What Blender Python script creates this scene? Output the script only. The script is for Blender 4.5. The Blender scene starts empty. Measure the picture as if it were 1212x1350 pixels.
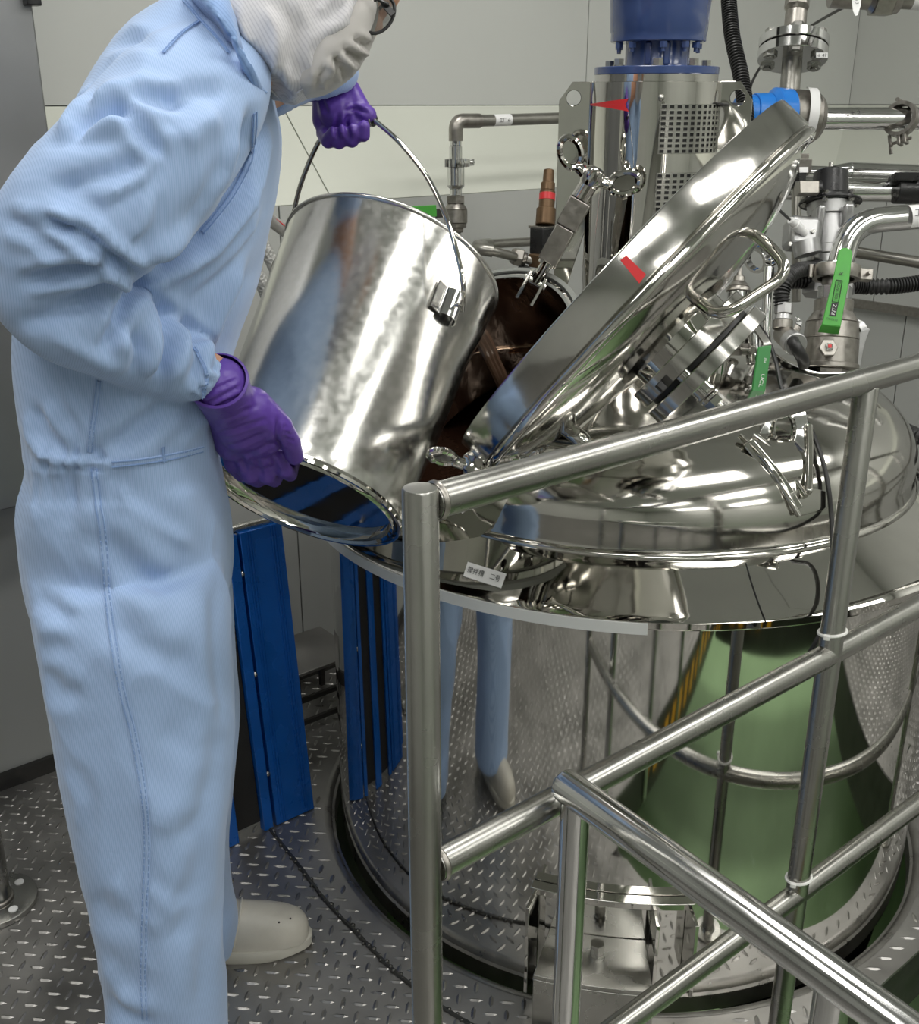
import bpy, bmesh, math, random
import numpy as np
from mathutils import Vector, Matrix
from mathutils.bvhtree import BVHTree
random.seed(7); RNG = np.random.default_rng(7)
sc = bpy.context.scene
col = sc.collection
PI = math.pi

# ---------------------------------------------------------------- camera
FOC = 1420.0; PITCH = math.radians(20.8); CH = 1.4
cp, sp = math.cos(PITCH), math.sin(PITCH)
cam_d = bpy.data.cameras.new('camera'); cam = bpy.data.objects.new('camera', cam_d); col.objects.link(cam)
cam.location = (0, 0, CH); cam.rotation_euler = (PI/2 - PITCH, 0, 0)
cam_d.sensor_fit = 'HORIZONTAL'; cam_d.sensor_width = 36; cam_d.lens = 36*FOC/1212; cam_d.clip_start = .02
sc.camera = cam
# ---------------------------------------------------------------- exposure / world
sc.view_settings.view_transform = 'Standard'; sc.view_settings.look = 'None'
sc.view_settings.gamma = 1; sc.view_settings.use_curve_mapping = False
sc.view_settings.exposure = 0.0
wd = bpy.data.worlds.new('world'); sc.world = wd; wd.use_nodes = True
wd.node_tree.nodes['Background'].inputs[0].default_value = (.86, .9, .95, 1)
wd.node_tree.nodes['Background'].inputs[1].default_value = .15
# room frame: D runs along the platform, N runs from the back wall to the camera side
D = Vector((.772, .6356, 0)); N = Vector((.6356, -.772, 0)); UP = Vector((0, 0, 1))
def A(al, no, z=0): return D*al + N*no + UP*z
# ceiling light panels (real lamps of the room)
LAMPS = [(-.6, -1.3), (1.3, -1.3), (-.6, .1), (1.3, .1), (3.0, .1), (-.6, 1.6), (1.3, 1.6), (3.0, 1.6), (-.6, 3.0), (1.3, 3.0)]
LAMP_Z = 2.95
for (al, no) in LAMPS:
    ld = bpy.data.lights.new('ceiling_lamp', 'AREA'); ld.shape = 'RECTANGLE'; ld.size = 1.1; ld.size_y = .42
    ld.energy = 11.5; ld.color = (1.0, .985, .95)
    lo = bpy.data.objects.new('ceiling_lamp', ld); col.objects.link(lo)
    lo.location = A(al, no, LAMP_Z - .035); lo.rotation_euler = (0, 0, math.atan2(D.y, D.x))

# ---------------------------------------------------------------- pixel helpers (photo pixel + depth -> point of the room)
O3 = Vector((0, 0, CH))
def ray(px, py):
    x = (px-606)/FOC; y = (py-675)/FOC
    return Vector((x, cp - y*sp, -sp - y*cp))
def W(px, py, zc): return O3 + ray(px, py)*zc
def WY(px, py, Y):
    r = ray(px, py); return O3 + r*(Y/r.y)
def WZ(px, py, z):
    r = ray(px, py); return O3 + r*((z-CH)/r.z)
def WN(px, py, no):
    r = ray(px, py); return O3 + r*(no/r.dot(N))
def WA(px, py, al):
    r = ray(px, py); return O3 + r*(al/r.dot(D))
def cdir(x, y, z): return Vector((x, z*cp - y*sp, -z*sp - y*cp)).normalized()   # camera-space direction (x right, y down, z away)
def proj(p):
    d = Vector(p) - O3; zc = d.y*cp - d.z*sp
    return 606 + FOC*d.x/zc, 675 - FOC*(d.y*sp + d.z*cp)/zc, zc

# ---------------------------------------------------------------- materials
def mat(name, base, rough=.5, metal=0., noise=None, bump=None, coat=0, spec=None, emit=None, trans=0, sheen=0, aniso=0):
    m = bpy.data.materials.new(name); m.use_nodes = True; nt = m.node_tree; b = nt.nodes['Principled BSDF']
    b.inputs['Base Color'].default_value = (*base, 1); b.inputs['Roughness'].default_value = rough; b.inputs['Metallic'].default_value = metal
    if coat: b.inputs['Coat Weight'].default_value = coat; b.inputs['Coat Roughness'].default_value = .08
    if spec is not None: b.inputs['Specular IOR Level'].default_value = spec
    if emit: b.inputs['Emission Color'].default_value = (*emit[0], 1); b.inputs['Emission Strength'].default_value = emit[1]
    if trans: b.inputs['Transmission Weight'].default_value = trans
    if sheen: b.inputs['Sheen Weight'].default_value = sheen
    if aniso: b.inputs['Anisotropic'].default_value = aniso
    tc = nt.nodes.new('ShaderNodeTexCoord')
    def mapped(scale, src='Object'):
        mp = nt.nodes.new('ShaderNodeMapping'); nt.links.new(tc.outputs[src], mp.inputs[0]); mp.inputs['Scale'].default_value = scale; return mp
    if noise:      # (scale vec, amount, rough amount)
        sc_, amt, ramt = noise
        mp = mapped(sc_); nz = nt.nodes.new('ShaderNodeTexNoise'); nz.inputs['Scale'].default_value = 1; nz.inputs['Detail'].default_value = 6
        nt.links.new(mp.outputs[0], nz.inputs['Vector'])
        mr = nt.nodes.new('ShaderNodeMapRange'); mr.inputs[1].default_value = .3; mr.inputs[2].default_value = .7; mr.inputs[3].default_value = 1-amt; mr.inputs[4].default_value = 1+amt*.5
        nt.links.new(nz.outputs[0], mr.inputs[0])
        vm = nt.nodes.new('ShaderNodeVectorMath'); vm.operation = 'SCALE'; vm.inputs[0].default_value = base
        nt.links.new(mr.outputs[0], vm.inputs['Scale']); nt.links.new(vm.outputs[0], b.inputs['Base Color'])
        if ramt:
            r2 = nt.nodes.new('ShaderNodeMapRange'); r2.inputs[1].default_value = .35; r2.inputs[2].default_value = .7
            r2.inputs[3].default_value = max(.02, rough-ramt); r2.inputs[4].default_value = rough+ramt
            nt.links.new(nz.outputs[0], r2.inputs[0]); nt.links.new(r2.outputs[0], b.inputs['Roughness'])
    if bump:       # list of (kind, scale vec, strength, distance)
        prev = None
        for kind, s_, st, di in bump:
            mp = mapped(s_)
            if kind == 'wave':
                t = nt.nodes.new('ShaderNodeTexWave'); t.inputs['Scale'].default_value = 1
            elif kind == 'voronoi':
                t = nt.nodes.new('ShaderNodeTexVoronoi'); t.inputs['Scale'].default_value = 1
            else:
                t = nt.nodes.new('ShaderNodeTexNoise'); t.inputs['Scale'].default_value = 1; t.inputs['Detail'].default_value = 4
            nt.links.new(mp.outputs[0], t.inputs['Vector'])
            bp = nt.nodes.new('ShaderNodeBump'); bp.inputs['Strength'].default_value = st; bp.inputs['Distance'].default_value = di
            nt.links.new(t.outputs['Fac' if kind != 'voronoi' else 'Distance'], bp.inputs['Height'])
            if prev: nt.links.new(prev.outputs[0], bp.inputs['Normal'])
            prev = bp
        nt.links.new(prev.outputs[0], b.inputs['Normal'])
    return m
M = {}
M['mirror'] = mat('polished_steel', (.62, .605, .57), .045, 1, noise=((14, 14, 14), .05, .015), bump=[('noise', (3, 3, 3), .25, .004)])
M['lidsteel'] = mat('lid_steel', (.60, .59, .56), .15, 1, noise=((30, 30, 30), .06, .05), bump=[('noise', (5, 5, 5), .2, .003), ('noise', (200, 200, 200), .08, .0004)])
M['tankwall'] = mat('polished_tank_steel', (.66, .65, .62), .05, 1, noise=((9, 9, 3), .06, .02), bump=[('noise', (3, 3, 2), .12, .003)])
M['dome'] = mat('dome_steel', (.58, .565, .53), .10, 1, noise=((10, 10, 10), .06, .03), bump=[('noise', (5, 5, 5), .3, .003)])
M['bucket'] = mat('bucket_steel', (.68, .675, .65), .20, 1, noise=((90, 90, 90), .06, .04), bump=[('noise', (4, 4, 3), .12, .003), ('noise', (260, 260, 260), .04, .0004)])
M['satin'] = mat('satin_steel', (.42, .415, .39), .27, 1, noise=((14, 14, 14), .06, .03), bump=[('noise', (320, 320, 320), .05, .0003)])
M['bright'] = mat('bright_steel', (.66, .66, .65), .13, 1, noise=((20, 20, 20), .06, .03), bump=[('noise', (12, 12, 12), .08, .001)])
M['fitting'] = mat('cast_steel', (.36, .34, .31), .38, 1, noise=((90, 90, 90), .18, .08), bump=[('noise', (300, 300, 300), .15, .0006)])
M['pipe'] = mat('grey_pipe', (.33, .32, .29), .36, .9, noise=((30, 30, 30), .1, .05))
M['plate'] = mat('tread_plate_steel', (.36, .35, .335), .42, .85, noise=((7, 7, 7), .28, .12), bump=[('noise', (140, 140, 140), .12, .0006)])
M['tread'] = mat('tread_lug_steel', (.36, .35, .335), .36, .88, noise=((20, 20, 20), .2, .1))
M['darkmetal'] = mat('dark_steel', (.10, .098, .092), .4, .85, noise=((20, 20, 20), .2, .1))
M['cabinet'] = mat('cabinet_steel', (.30, .305, .31), .42, .75, noise=((3, 3, 2), .14, .06), bump=[('noise', (30, 30, 2), .1, .001)])
M['wall'] = mat('wall_panel', (.52, .53, .505), .38, 0, noise=((2, 2, 2), .04, .05), bump=[('noise', (6, 6, 6), .04, .002)])
M['sill'] = mat('sill_panel', (.60, .615, .545), .38, 0, noise=((2, 2, 2), .03, .05))
M['wall_low'] = mat('lower_wall_panel', (.47, .48, .46), .32, .1, noise=((2, 2, 2), .06, .05))
M['seam'] = mat('seam_grey', (.25, .25, .24), .6)
M['ceil'] = mat('ceiling_panel', (.62, .63, .62), .5)
M['lampwhite'] = mat('lamp_diffuser', (.9, .9, .88), .4, emit=((1, .985, .95), 3.6))
M['greenfloor'] = mat('green_epoxy', (.50, .74, .40), .2, 0, noise=((2, 2, 2), .15, .08), coat=.3)
M['yellow'] = mat('hazard_yellow', (.85, .42, .02), .45)
M['black'] = mat('black_plastic', (.012, .012, .013), .32, 0, noise=((40, 40, 40), .1, .1))
M['rubber'] = mat('black_rubber', (.016, .016, .016), .45)
M['white'] = mat('white_label', (.78, .78, .77), .4)
M['ink'] = mat('label_ink', (.02, .02, .02), .5)
M['red'] = mat('red_sticker', (.62, .03, .035), .35)
M['green'] = mat('green_handle', (.07, .36, .05), .38, noise=((60, 60, 60), .06, .05))
M['dgreen'] = mat('deep_green_handle', (.04, .25, .06), .4)
M['brass'] = mat('aged_brass', (.16, .10, .055), .45, .7, noise=((60, 60, 60), .2, .1))
M['navy'] = mat('navy_enamel', (.035, .065, .19), .24, 0, coat=.5, bump=[('noise', (130, 130, 130), .12, .001)])
M['blueact'] = mat('blue_actuator_paint', (.02, .19, .62), .30, 0, coat=.2)
M['bluealu'] = mat('blue_ramp_enamel', (.004, .10, .42), .28, .15, noise=((12, 12, 12), .12, .06))
M['grip'] = mat('black_grip_tape', (.012, .011, .010), .75, bump=[('noise', (400, 400, 400), .6, .001)])
M['alu'] = mat('cast_aluminium', (.50, .50, .50), .38, .9, noise=((80, 80, 80), .08, .06))
M['wetwall'] = mat('wet_brown_steel', (.46, .35, .27), .20, 1, noise=((16, 16, 5), .5, .1), bump=[('noise', (24, 24, 8), .5, .006)])
M['liquid'] = mat('dark_brown_liquid', (.022, .010, .006), .04, 0, bump=[('noise', (16, 16, 16), .5, .01)])
M['stream'] = mat('pouring_brown_liquid', (.10, .06, .04), .06, 0, coat=.6, bump=[('noise', (60, 60, 6), .6, .004)])
M['gasket'] = mat('grey_gasket', (.27, .28, .26), .5)
M['cabletie'] = mat('white_nylon', (.75, .75, .72), .45)
M['skin'] = mat('skin', (.52, .27, .17), .5)
M['foam'] = mat('white_foam_strip', (.62, .63, .62), .6)

# ---------------------------------------------------------------- mesh helpers
class MB:
    def __init__(s): s.v = []; s.f = []; s.mi = []; s.cur = 0
    def add(s, vs, fs):
        o = len(s.v); s.v += [tuple(p) for p in vs]; s.f += [tuple(i+o for i in f) for f in fs]; s.mi += [s.cur]*len(fs); return s
    def frame(s, ax):
        ax = Vector(ax).normalized(); h = UP if abs(ax.z) < .95 else Vector((1, 0, 0))
        a = ax.cross(h).normalized(); return a, ax.cross(a).normalized(), ax
    def lathe(s, prof, o, ax, seg=40, a0=0, a1=None, xa=None):
        a, b, c = s.frame(ax)
        if xa is not None:
            a = (Vector(xa) - c*Vector(xa).dot(c)).normalized(); b = c.cross(a)
        o = Vector(o); full = a1 is None; n = seg if full else seg+1; rng = 2*PI if full else a1-a0
        vs = []
        for r, h in prof:
            for i in range(n):
                t = a0 + rng*i/seg; vs.append(o + c*h + (a*math.cos(t) + b*math.sin(t))*r)
        fs = []
        for j in range(len(prof)-1):
            for i in range(seg):
                k = (i+1) % n if full else i+1
                fs.append((j*n+i, j*n+k, (j+1)*n+k, (j+1)*n+i))
        s.add(vs, fs)
        return s
    def cyl(s, p0, p1, r0, r1=None, seg=20, cap=True, xa=None):
        p0 = Vector(p0); p1 = Vector(p1); L = (p1-p0).length; r1 = r0 if r1 is None else r1
        pr = [(r0, 0), (r1, L)]
        if cap: pr = [(0, 0)] + pr + [(0, L)]
        return s.lathe(pr, p0, p1-p0, seg, xa=xa)
    def tube(s, pts, r, seg=12, cap=True, closed=False):
        pts = [Vector(p) for p in pts]; n = len(pts); rs = r if hasattr(r, '__len__') else [r]*n
        T = []
        for i in range(n):
            a = pts[(i-1) % n] if (i or closed) else pts[0]; b = pts[(i+1) % n] if (i < n-1 or closed) else pts[-1]
            T.append((b-a).normalized())
        u = s.frame(T[0])[0]; vs = []
        for i in range(n):
            u = (u - T[i]*u.dot(T[i])).normalized(); w = T[i].cross(u)
            for k in range(seg):
                t = 2*PI*k/seg; vs.append(pts[i] + (u*math.cos(t) + w*math.sin(t))*rs[i])
        fs = []
        for i in range(n if closed else n-1):
            j = (i+1) % n
            for k in range(seg): fs.append((i*seg+k, i*seg+(k+1) % seg, j*seg+(k+1) % seg, j*seg+k))
        if cap and not closed: fs += [tuple(range(seg))[::-1], tuple((n-1)*seg+k for k in range(seg))]
        return s.add(vs, fs)
    def box(s, c, x, y, z):      # centre and three half-extent vectors
        c = Vector(c); x, y, z = Vector(x), Vector(y), Vector(z)
        vs = [c + x*i + y*j + z*k for i in (-1, 1) for j in (-1, 1) for k in (-1, 1)]
        return s.add(vs, [(0, 1, 3, 2), (4, 6, 7, 5), (0, 4, 5, 1), (2, 3, 7, 6), (0, 2, 6, 4), (1, 5, 7, 3)])
    def prism(s, pts, th):       # planar outline (3-D points), extruded by vector th
        pts = [Vector(p) for p in pts]; n = len(pts); th = Vector(th)
        vs = pts + [p+th for p in pts]
        return s.add(vs, [tuple(range(n))[::-1], tuple(range(n, 2*n))] + [(i, (i+1) % n, n+(i+1) % n, n+i) for i in range(n)])
    def plate_hole(s, outer, hole, th):   # two outlines with the same number of points
        n = len(outer); th = Vector(th); vs = [Vector(p) for p in outer] + [Vector(p) for p in hole]
        vs += [p+th for p in vs]; fs = []
        for i in range(n):
            j = (i+1) % n
            fs += [(i, j, n+j, n+i), (2*n+i, 3*n+i, 3*n+j, 2*n+j), (i, 2*n+i, 2*n+j, j), (n+i, n+j, 3*n+j, 3*n+i)]
        return s.add(vs, fs)
    def sphere(s, c, r, seg=16, sc_=(1, 1, 1), ax=UP):
        k = max(6, seg//2); pr = [(r*math.sin(PI*i/k), -r*math.cos(PI*i/k)) for i in range(k+1)]
        return s.lathe(pr, c, ax, seg)
    def hexa(s, p0, p1, r): return s.cyl(p0, p1, r, seg=6)
    def build(s, name, m, parent=None, smooth=True, bevel=0, bseg=2, ang=35):
        me = bpy.data.meshes.new(name); me.from_pydata(s.v, [], s.f)
        ms = m if isinstance(m, (list, tuple)) else [m]
        for q in ms: me.materials.append(M[q] if isinstance(q, str) else q)
        if len(ms) > 1: me.polygons.foreach_set('material_index', s.mi)
        bm = bmesh.new(); bm.from_mesh(me); bmesh.ops.remove_doubles(bm, verts=bm.verts, dist=1e-6)
        bmesh.ops.recalc_face_normals(bm, faces=bm.faces); bm.to_mesh(me); bm.free()
        if smooth:
            me.polygons.foreach_set('use_smooth', [True]*len(me.polygons)); me.set_sharp_from_angle(angle=math.radians(ang))
        o = bpy.data.objects.new(name, me); col.objects.link(o)
        if parent is not None: attach(o, parent)
        if bevel:
            bv = o.modifiers.new('bevel', 'BEVEL'); bv.width = bevel; bv.segments = bseg; bv.limit_method = 'ANGLE'; bv.angle_limit = math.radians(40)
            bv.harden_normals = False
        return o
WORLD = {}
def attach(o, parent):
    o.parent = parent; o.matrix_parent_inverse = WORLD.get(parent.name, Matrix()).inverted()
def thing(name, label, cat, loc=(0, 0, 0), group=None):
    o = bpy.data.objects.new(name, None); col.objects.link(o); o.location = loc; o.empty_display_size = .05
    o['label'] = label; o['category'] = cat
    if group: o['group'] = group
    WORLD[o.name] = Matrix.Translation(Vector(loc)); return o
def struct(o): o['kind'] = 'structure'; return o
def tag(o, label, cat, group=None):
    o['label'] = label; o['category'] = cat
    if group: o['group'] = group
    return o
def bez(pts, k=8):           # Catmull-Rom through points
    pts = [Vector(p) for p in pts]; out = []
    for i in range(len(pts)-1):
        p0 = pts[max(0, i-1)]; p1 = pts[i]; p2 = pts[i+1]; p3 = pts[min(len(pts)-1, i+2)]
        for j in range(k):
            t = j/k; out.append(.5*((2*p1) + (p2-p0)*t + (2*p0-5*p1+4*p2-p3)*t*t + (3*p1-p0-3*p2+p3)*t**3))
    return out + [pts[-1]]
def fillet(pts, r, k=7):     # polyline with rounded corners
    pts = [Vector(p) for p in pts]; out = [pts[0]]
    for i in range(1, len(pts)-1):
        a = (pts[i-1]-pts[i]); b = (pts[i+1]-pts[i]); q = min(r, a.length*.49, b.length*.49); a = pts[i]+a.normalized()*q; b = pts[i]+b.normalized()*q
        for j in range(k+1):
            t = j/k; out.append(a*(1-t)**2 + pts[i]*2*t*(1-t) + b*t*t)
    return out + [pts[-1]]
def lettering(text, c, x, y, h, parent, m='ink', name='lettering', lift=.0006, width=None):
    cu = bpy.data.curves.new('tmp_text', 'FONT'); cu.body = text; cu.size = 1; cu.align_x = 'CENTER'; cu.align_y = 'CENTER'; cu.extrude = 0; cu.resolution_u = 2
    to = bpy.data.objects.new('tmp_text', cu); col.objects.link(to)
    bpy.context.view_layer.update()
    me = bpy.data.meshes.new_from_object(to.evaluated_get(bpy.context.evaluated_depsgraph_get()))
    col.objects.unlink(to); bpy.data.objects.remove(to); bpy.data.curves.remove(cu)
    if not len(me.vertices): return None
    co = np.array([v.co for v in me.vertices]); mn, mx = co.min(0), co.max(0); ce = (mn+mx)/2
    x = Vector(x).normalized(); y = Vector(y).normalized(); n = x.cross(y).normalized(); c = Vector(c)
    sy = h/(mx[1]-mn[1]); sx = (width/(mx[0]-mn[0])) if width else sy
    for v in me.vertices:
        p = v.co; v.co = c + x*((p.x-ce[0])*sx) + y*((p.y-ce[1])*sy) + n*lift
    me.materials.clear(); me.materials.append(M[m]); me.name = name
    o = bpy.data.objects.new(name, me); col.objects.link(o)
    if parent is not None: attach(o, parent)
    return o
# ================================================================= ROOM
AL0, AL1, ALU = -3.2, 3.45, 3.826
NO0, NOU, NO1 = -2.17, -2.375, 3.6
ZB, ZT = -1.1, 2.95
def slab(c0, c1, name, m, parent=None, bevel=0):      # box between two corners given in room (al, no, z)
    c = [(a+b)/2 for a, b in zip(c0, c1)]; h = [abs(b-a)/2 for a, b in zip(c0, c1)]
    return MB().box(A(*c), D*h[0], N*h[1], UP*h[2]).build(name, m, parent, smooth=False, bevel=bevel, bseg=1)
wb = struct(slab((AL0-.1, NO0-.30, ZB), (ALU+.15, NO0-.24, ZT), 'wall_back', 'seam'))
cuts = [AL0, -1.75, -.75, .25, 1.266, 2.28, AL1]
for a, b in zip(cuts, cuts[1:]): slab((a+.002, NO0-.235, 0.0), (b-.002, NO0, 1.185), 'panel', 'wall_low', wb)
cuts = [AL0, -.1, 1.41, AL1+.3]
for a, b in zip(cuts, cuts[1:]):
    b2 = b - .002 if b < 3 else AL1 + .005
    b3 = b - .002 if b < 3 else ALU
    q = [A(a+.002, NO0, 1.187), A(b2, NO0, 1.187), A(b3, NOU, 1.393), A(a+.002, NOU, 1.393)]
    MB().prism(q, Vector((0, 0, -.02)) - N*.02).build('sill_panel', 'sill', wb, smooth=False)
cuts = [AL0, -.4, 2.433, ALU]
for a, b in zip(cuts, cuts[1:]): slab((a+.002, NOU-.05, 1.395), (b-.002, NOU, ZT), 'panel', 'wall', wb)
wr = struct(slab((ALU+.05, NO0-.3, ZB), (ALU+.11, NO1, ZT), 'wall_right', 'seam'))
cuts = [NO0-.2, -1.96, -.9, .2, 1.3, 2.4, NO1]
for a, b in zip(cuts, cuts[1:]): slab((AL1, a+.002, .765), (AL1+.1, b-.002, 1.185), 'panel', 'wall_low', wr)
cuts = [NO0-.2, -1.844, -.8, .3, 1.4, 2.5, NO1]
for a, b in zip(cuts, cuts[1:]): slab((AL1+.02, a+.002, ZB), (AL1+.1, b-.002, .75), 'panel', 'wall_low', wr)
slab((AL1-.012, NO0, .735), (AL1+.02, NO1, .765), 'ledge', 'fitting', wr)
MB().prism([A(AL1, NO0, 1.187), A(AL1, NO1, 1.187), A(ALU, NO1, 1.393), A(ALU, NOU, 1.393)], Vector((0, 0, -.02))).build('sill_panel', 'sill', wr, smooth=False)
slab((ALU, NOU, 1.395), (ALU+.05, NO1, ZT), 'panel', 'wall', wr)
wl = struct(slab((AL0-.1, NO0-.3, ZB), (AL0-.05, NO1, ZT), 'wall_left', 'seam'))
for a in np.arange(NO0-.2, NO1-.1, 1.0): slab((AL0-.05, a+.002, ZB), (AL0, min(a+.998, NO1), ZT), 'panel', 'wall', wl)
wf = struct(slab((AL0-.1, NO1+.05, ZB), (ALU+.1, NO1+.1, ZT), 'wall_front', 'seam'))
for a in np.arange(AL0, ALU-.1, 1.17): slab((a+.002, NO1, ZB), (min(a+1.168, ALU), NO1+.05, ZT), 'panel', 'wall', wf)
ce = struct(slab((AL0-.1, NO0-.3, ZT+.03), (ALU+.1, NO1+.1, ZT+.08), 'ceiling', 'seam'))
for a in np.arange(AL0, ALU, 1.17):
    for b in np.arange(NO0-.25, NO1, 1.0):
        slab((a+.003, b+.003, ZT), (min(a+1.167, ALU+.05), min(b+.997, NO1+.05), ZT+.03), 'panel', 'ceil', ce)
struct(slab((AL0-.1, NO0-.3, ZB-.05), (ALU+.1, NO1+.1, ZB), 'floor', 'greenfloor'))
struct(slab((AL0, NO0, 0.0005), (AL1, NO0+.012, .038), 'baseboard_back', 'darkmetal'))
for k, (al, no) in enumerate(LAMPS):
    where = {-1.3: 'over the deck between wall and tank', .1: 'over the guard railing', 1.6: 'over the room behind the railing', 3.0: 'along the front wall'}[no]
    t = thing('ceiling_light', 'ceiling light panel ' + where + {-.6: ', nearest the left wall', 1.3: ', in the middle of its row', 3.0: ', nearest the right wall'}[al], 'light', A(al, no, LAMP_Z), 'ceiling light panels')
    mb = MB(); mb.box(A(al, no, LAMP_Z-.011), D*.60, N*.25, UP*.011); mb.build('housing', 'white', t, smooth=False)
    MB().box(A(al, no, LAMP_Z-.026), D*.55, N*.21, UP*.003).build('diffuser', 'lampwhite', t, smooth=False)

# ================================================================= DECK
CX, CY = .335, 1.98; C = Vector((CX, CY, 0)); CAL, CNO = C.dot(D), C.dot(N)
EDGE = -.645; HR = .625; VAL = .66; VAR = 1.95; VN = 1.9; VF = .75
deck = struct(MB().build('platform_deck', 'plate')) if False else None
mb = MB(); n = 96; hs = min(EDGE-CNO, .7)
outer, hole = [], []
for i in range(n):
    t = 2*PI*i/n; c, s = math.cos(t), math.sin(t)
    # square of half size .7 on three sides, clipped at the deck edge on the camera side
    k = 1/max(abs(c)/.72, (s/hs if s > 0 else -s/.72)); outer.append(A(CAL+c*k, CNO+s*k, -.006)); hole.append(A(CAL+c*HR, CNO+s*HR, -.006))
mb.plate_hole(outer, hole, UP*.006)
def drect(a0, a1, n0, n1): mb.box(A((a0+a1)/2, (n0+n1)/2, -.003), D*(a1-a0)/2, N*(n1-n0)/2, UP*.003)
drect(AL0, CAL-.72, NO0, EDGE); drect(CAL+.72, AL1, NO0, EDGE); drect(CAL-.72, CAL+.72, NO0, CNO-.72); drect(AL0, VAL, EDGE, VN); drect(VAR, AL1, EDGE, VN); drect(VAL, VAR, VF, VN)
deck = struct(mb.build('platform_deck', 'plate', ang=20))
# rolled-down lip round the tank opening
prof = [(HR+.001, .0008), (HR-.006, .0002), (HR-.012, -.004), (HR-.017, -.012), (HR-.020, -.042), (HR-.024, -.042), (HR-.021, -.012), (HR-.012, -.008), (HR+.001, -.005)]
MB().lathe(prof, C, UP, 128).build('opening_lip', 'tread', deck)
mb = MB()
mb.box(A((VAL+VAR)/2, EDGE-.004, -.065), D*(VAR-VAL)/2, N*.004, UP*.058); mb.box(A((VAL+VAR)/2, EDGE-.03, -.12), D*(VAR-VAL)/2, N*.03, UP*.004)
mb.box(A(VAR+.004, (EDGE+VN)/2, -.035), D*.004, N*(VN-EDGE)/2, UP*.09); mb.box(A(VAL-.004, (EDGE+VN)/2+.2, .03), D*.004, N*((VN-EDGE)/2-.2), UP*.03)
mb.box(A(VAL-.004, (EDGE+VN)/2, -.065), D*.004, N*(VN-EDGE)/2, UP*.058); mb.box(A(VAL/2+AL0/2, VN-.004, -.065), D*(VAL-AL0)/2, N*.004, UP*.058)
mb.build('edge_channel', 'darkmetal', deck, smooth=False)
# tread lugs: real raised lozenges
ang = math.atan2(D.y, D.x) - PI/4; U = Vector((math.cos(ang), math.sin(ang), 0)); V = Vector((-U.y, U.x, 0)); P_ = .0272
vs, fs = [], []
def in_deck(p):
    a, b = p.dot(D), p.dot(N)
    if math.hypot(p.x-CX, p.y-CY) < HR+.012: return False
    return (-.9 < a < AL1-.02 and NO0+.03 < b < EDGE-.02) or ((-.9 < a < VAL-.02 or VAR+.02 < a < AL1-.02) and EDGE-.02 <= b < 1.2)
for i in range(-170, 170):
    for j in range(-170, 170):
        p = U*(i*P_) + V*(j*P_)
        if not in_deck(p): continue
        a, b = (U, V) if (i+j) % 2 else (V, U)
        a = a*(.0138+RNG.normal()*.0005); b = b*.0038; o = len(vs)
        for q, h in ((a, 0), (a*.45+b, 0), (-a*.45+b, 0), (-a, 0), (-a*.45-b, 0), (a*.45-b, 0), (a*.55, 1), (-a*.55, 1)):
            vs.append((p.x+q.x, p.y+q.y, .0002 + h*.0019))
        fs += [(o, o+1, o+6), (o+1, o+2, o+7, o+6), (o+2, o+3, o+7), (o+3, o+4, o+7), (o+4, o+5, o+6, o+7), (o+5, o, o+6)]
# lugs on the rolled lip
for k in range(150):
    t = 2*PI*k/150; e = Vector((math.cos(t), math.sin(t), 0)); g = Vector((-e.y, e.x, 0)); s_ = 1 if k % 2 else -1
    a = (g*.007*s_ - UP*.012)*1.0; b = g*.0028; p = C + e*(HR-.0192) - UP*.026; o = len(vs)
    for q, h in ((a, 0), (a*.4+b, 0), (-a*.4+b, 0), (-a, 0), (-a*.4-b, 0), (a*.4-b, 0), (a*.5, 1), (-a*.5, 1)):
        w = p+q-e*h*.002; vs.append(tuple(w))
    fs += [(o, o+1, o+6), (o+1, o+2, o+7, o+6), (o+2, o+3, o+7), (o+3, o+4, o+7), (o+4, o+5, o+6, o+7), (o+5, o, o+6)]
tr = MB().add(vs, fs).build('tread_pattern', 'tread', deck, smooth=False); tr['kind'] = 'stuff'
# weld seam in the deck
wp = [WZ(x, y, .001) for x, y in ((352, 1088), (392, 1138), (430, 1188), (476, 1236), (515, 1276), (560, 1312), (620, 1350), (700, 1388), (800, 1410))]
path = bez(wp, 14); mb = MB(); mb.tube(path, [.0035+.0015*random.random() for _ in path], 6)
for i in range(0, len(path), 2): mb.sphere(path[i]+Vector((random.uniform(-.004, .004), random.uniform(-.004, .004), .001)), random.uniform(.003, .0055), 6)
mb.build('weld_bead', 'darkmetal', deck)['kind'] = 'stuff'

# kick plate and hazard tape round the opening over the lower green floor
MB().box(A((VAL+VAR)/2, VF+.004, -.05), D*(VAR-VAL)/2, N*.004, UP*.11).build('kick_plate', 'darkmetal', deck, smooth=False)
def hazard(p0, p1, w, out, label):
    d_ = (p1-p0); L_ = d_.length; d_.normalize(); k = int(L_/.085); t = thing('hazard_tape', label, 'tape', p0)
    MB().add([p0-w/2+out*.0006, p1-w/2+out*.0006, p1+w/2+out*.0006, p0+w/2+out*.0006], [(0, 1, 2, 3)]).build('tape_base', 'yellow', t, smooth=False)
    for i in range(k):
        q0 = p0+d_*(L_*i/k); q1 = p0+d_*(L_*(i+.5)/k); sk = d_*.02
        MB().add([q0-w/2+out*.0012, q1-w/2+out*.0012, q1+w/2+sk+out*.0012, q0+w/2+sk+out*.0012], [(0, 1, 2, 3)]).build('black_stripe', 'black', t, smooth=False)
hazard(A(VAL+.02, VF-.0005, -.03), A(VAL+.5, VF-.0005, -.02), UP*.09, -N, 'black and yellow hazard tape along the far kick plate of the deck opening')
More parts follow.
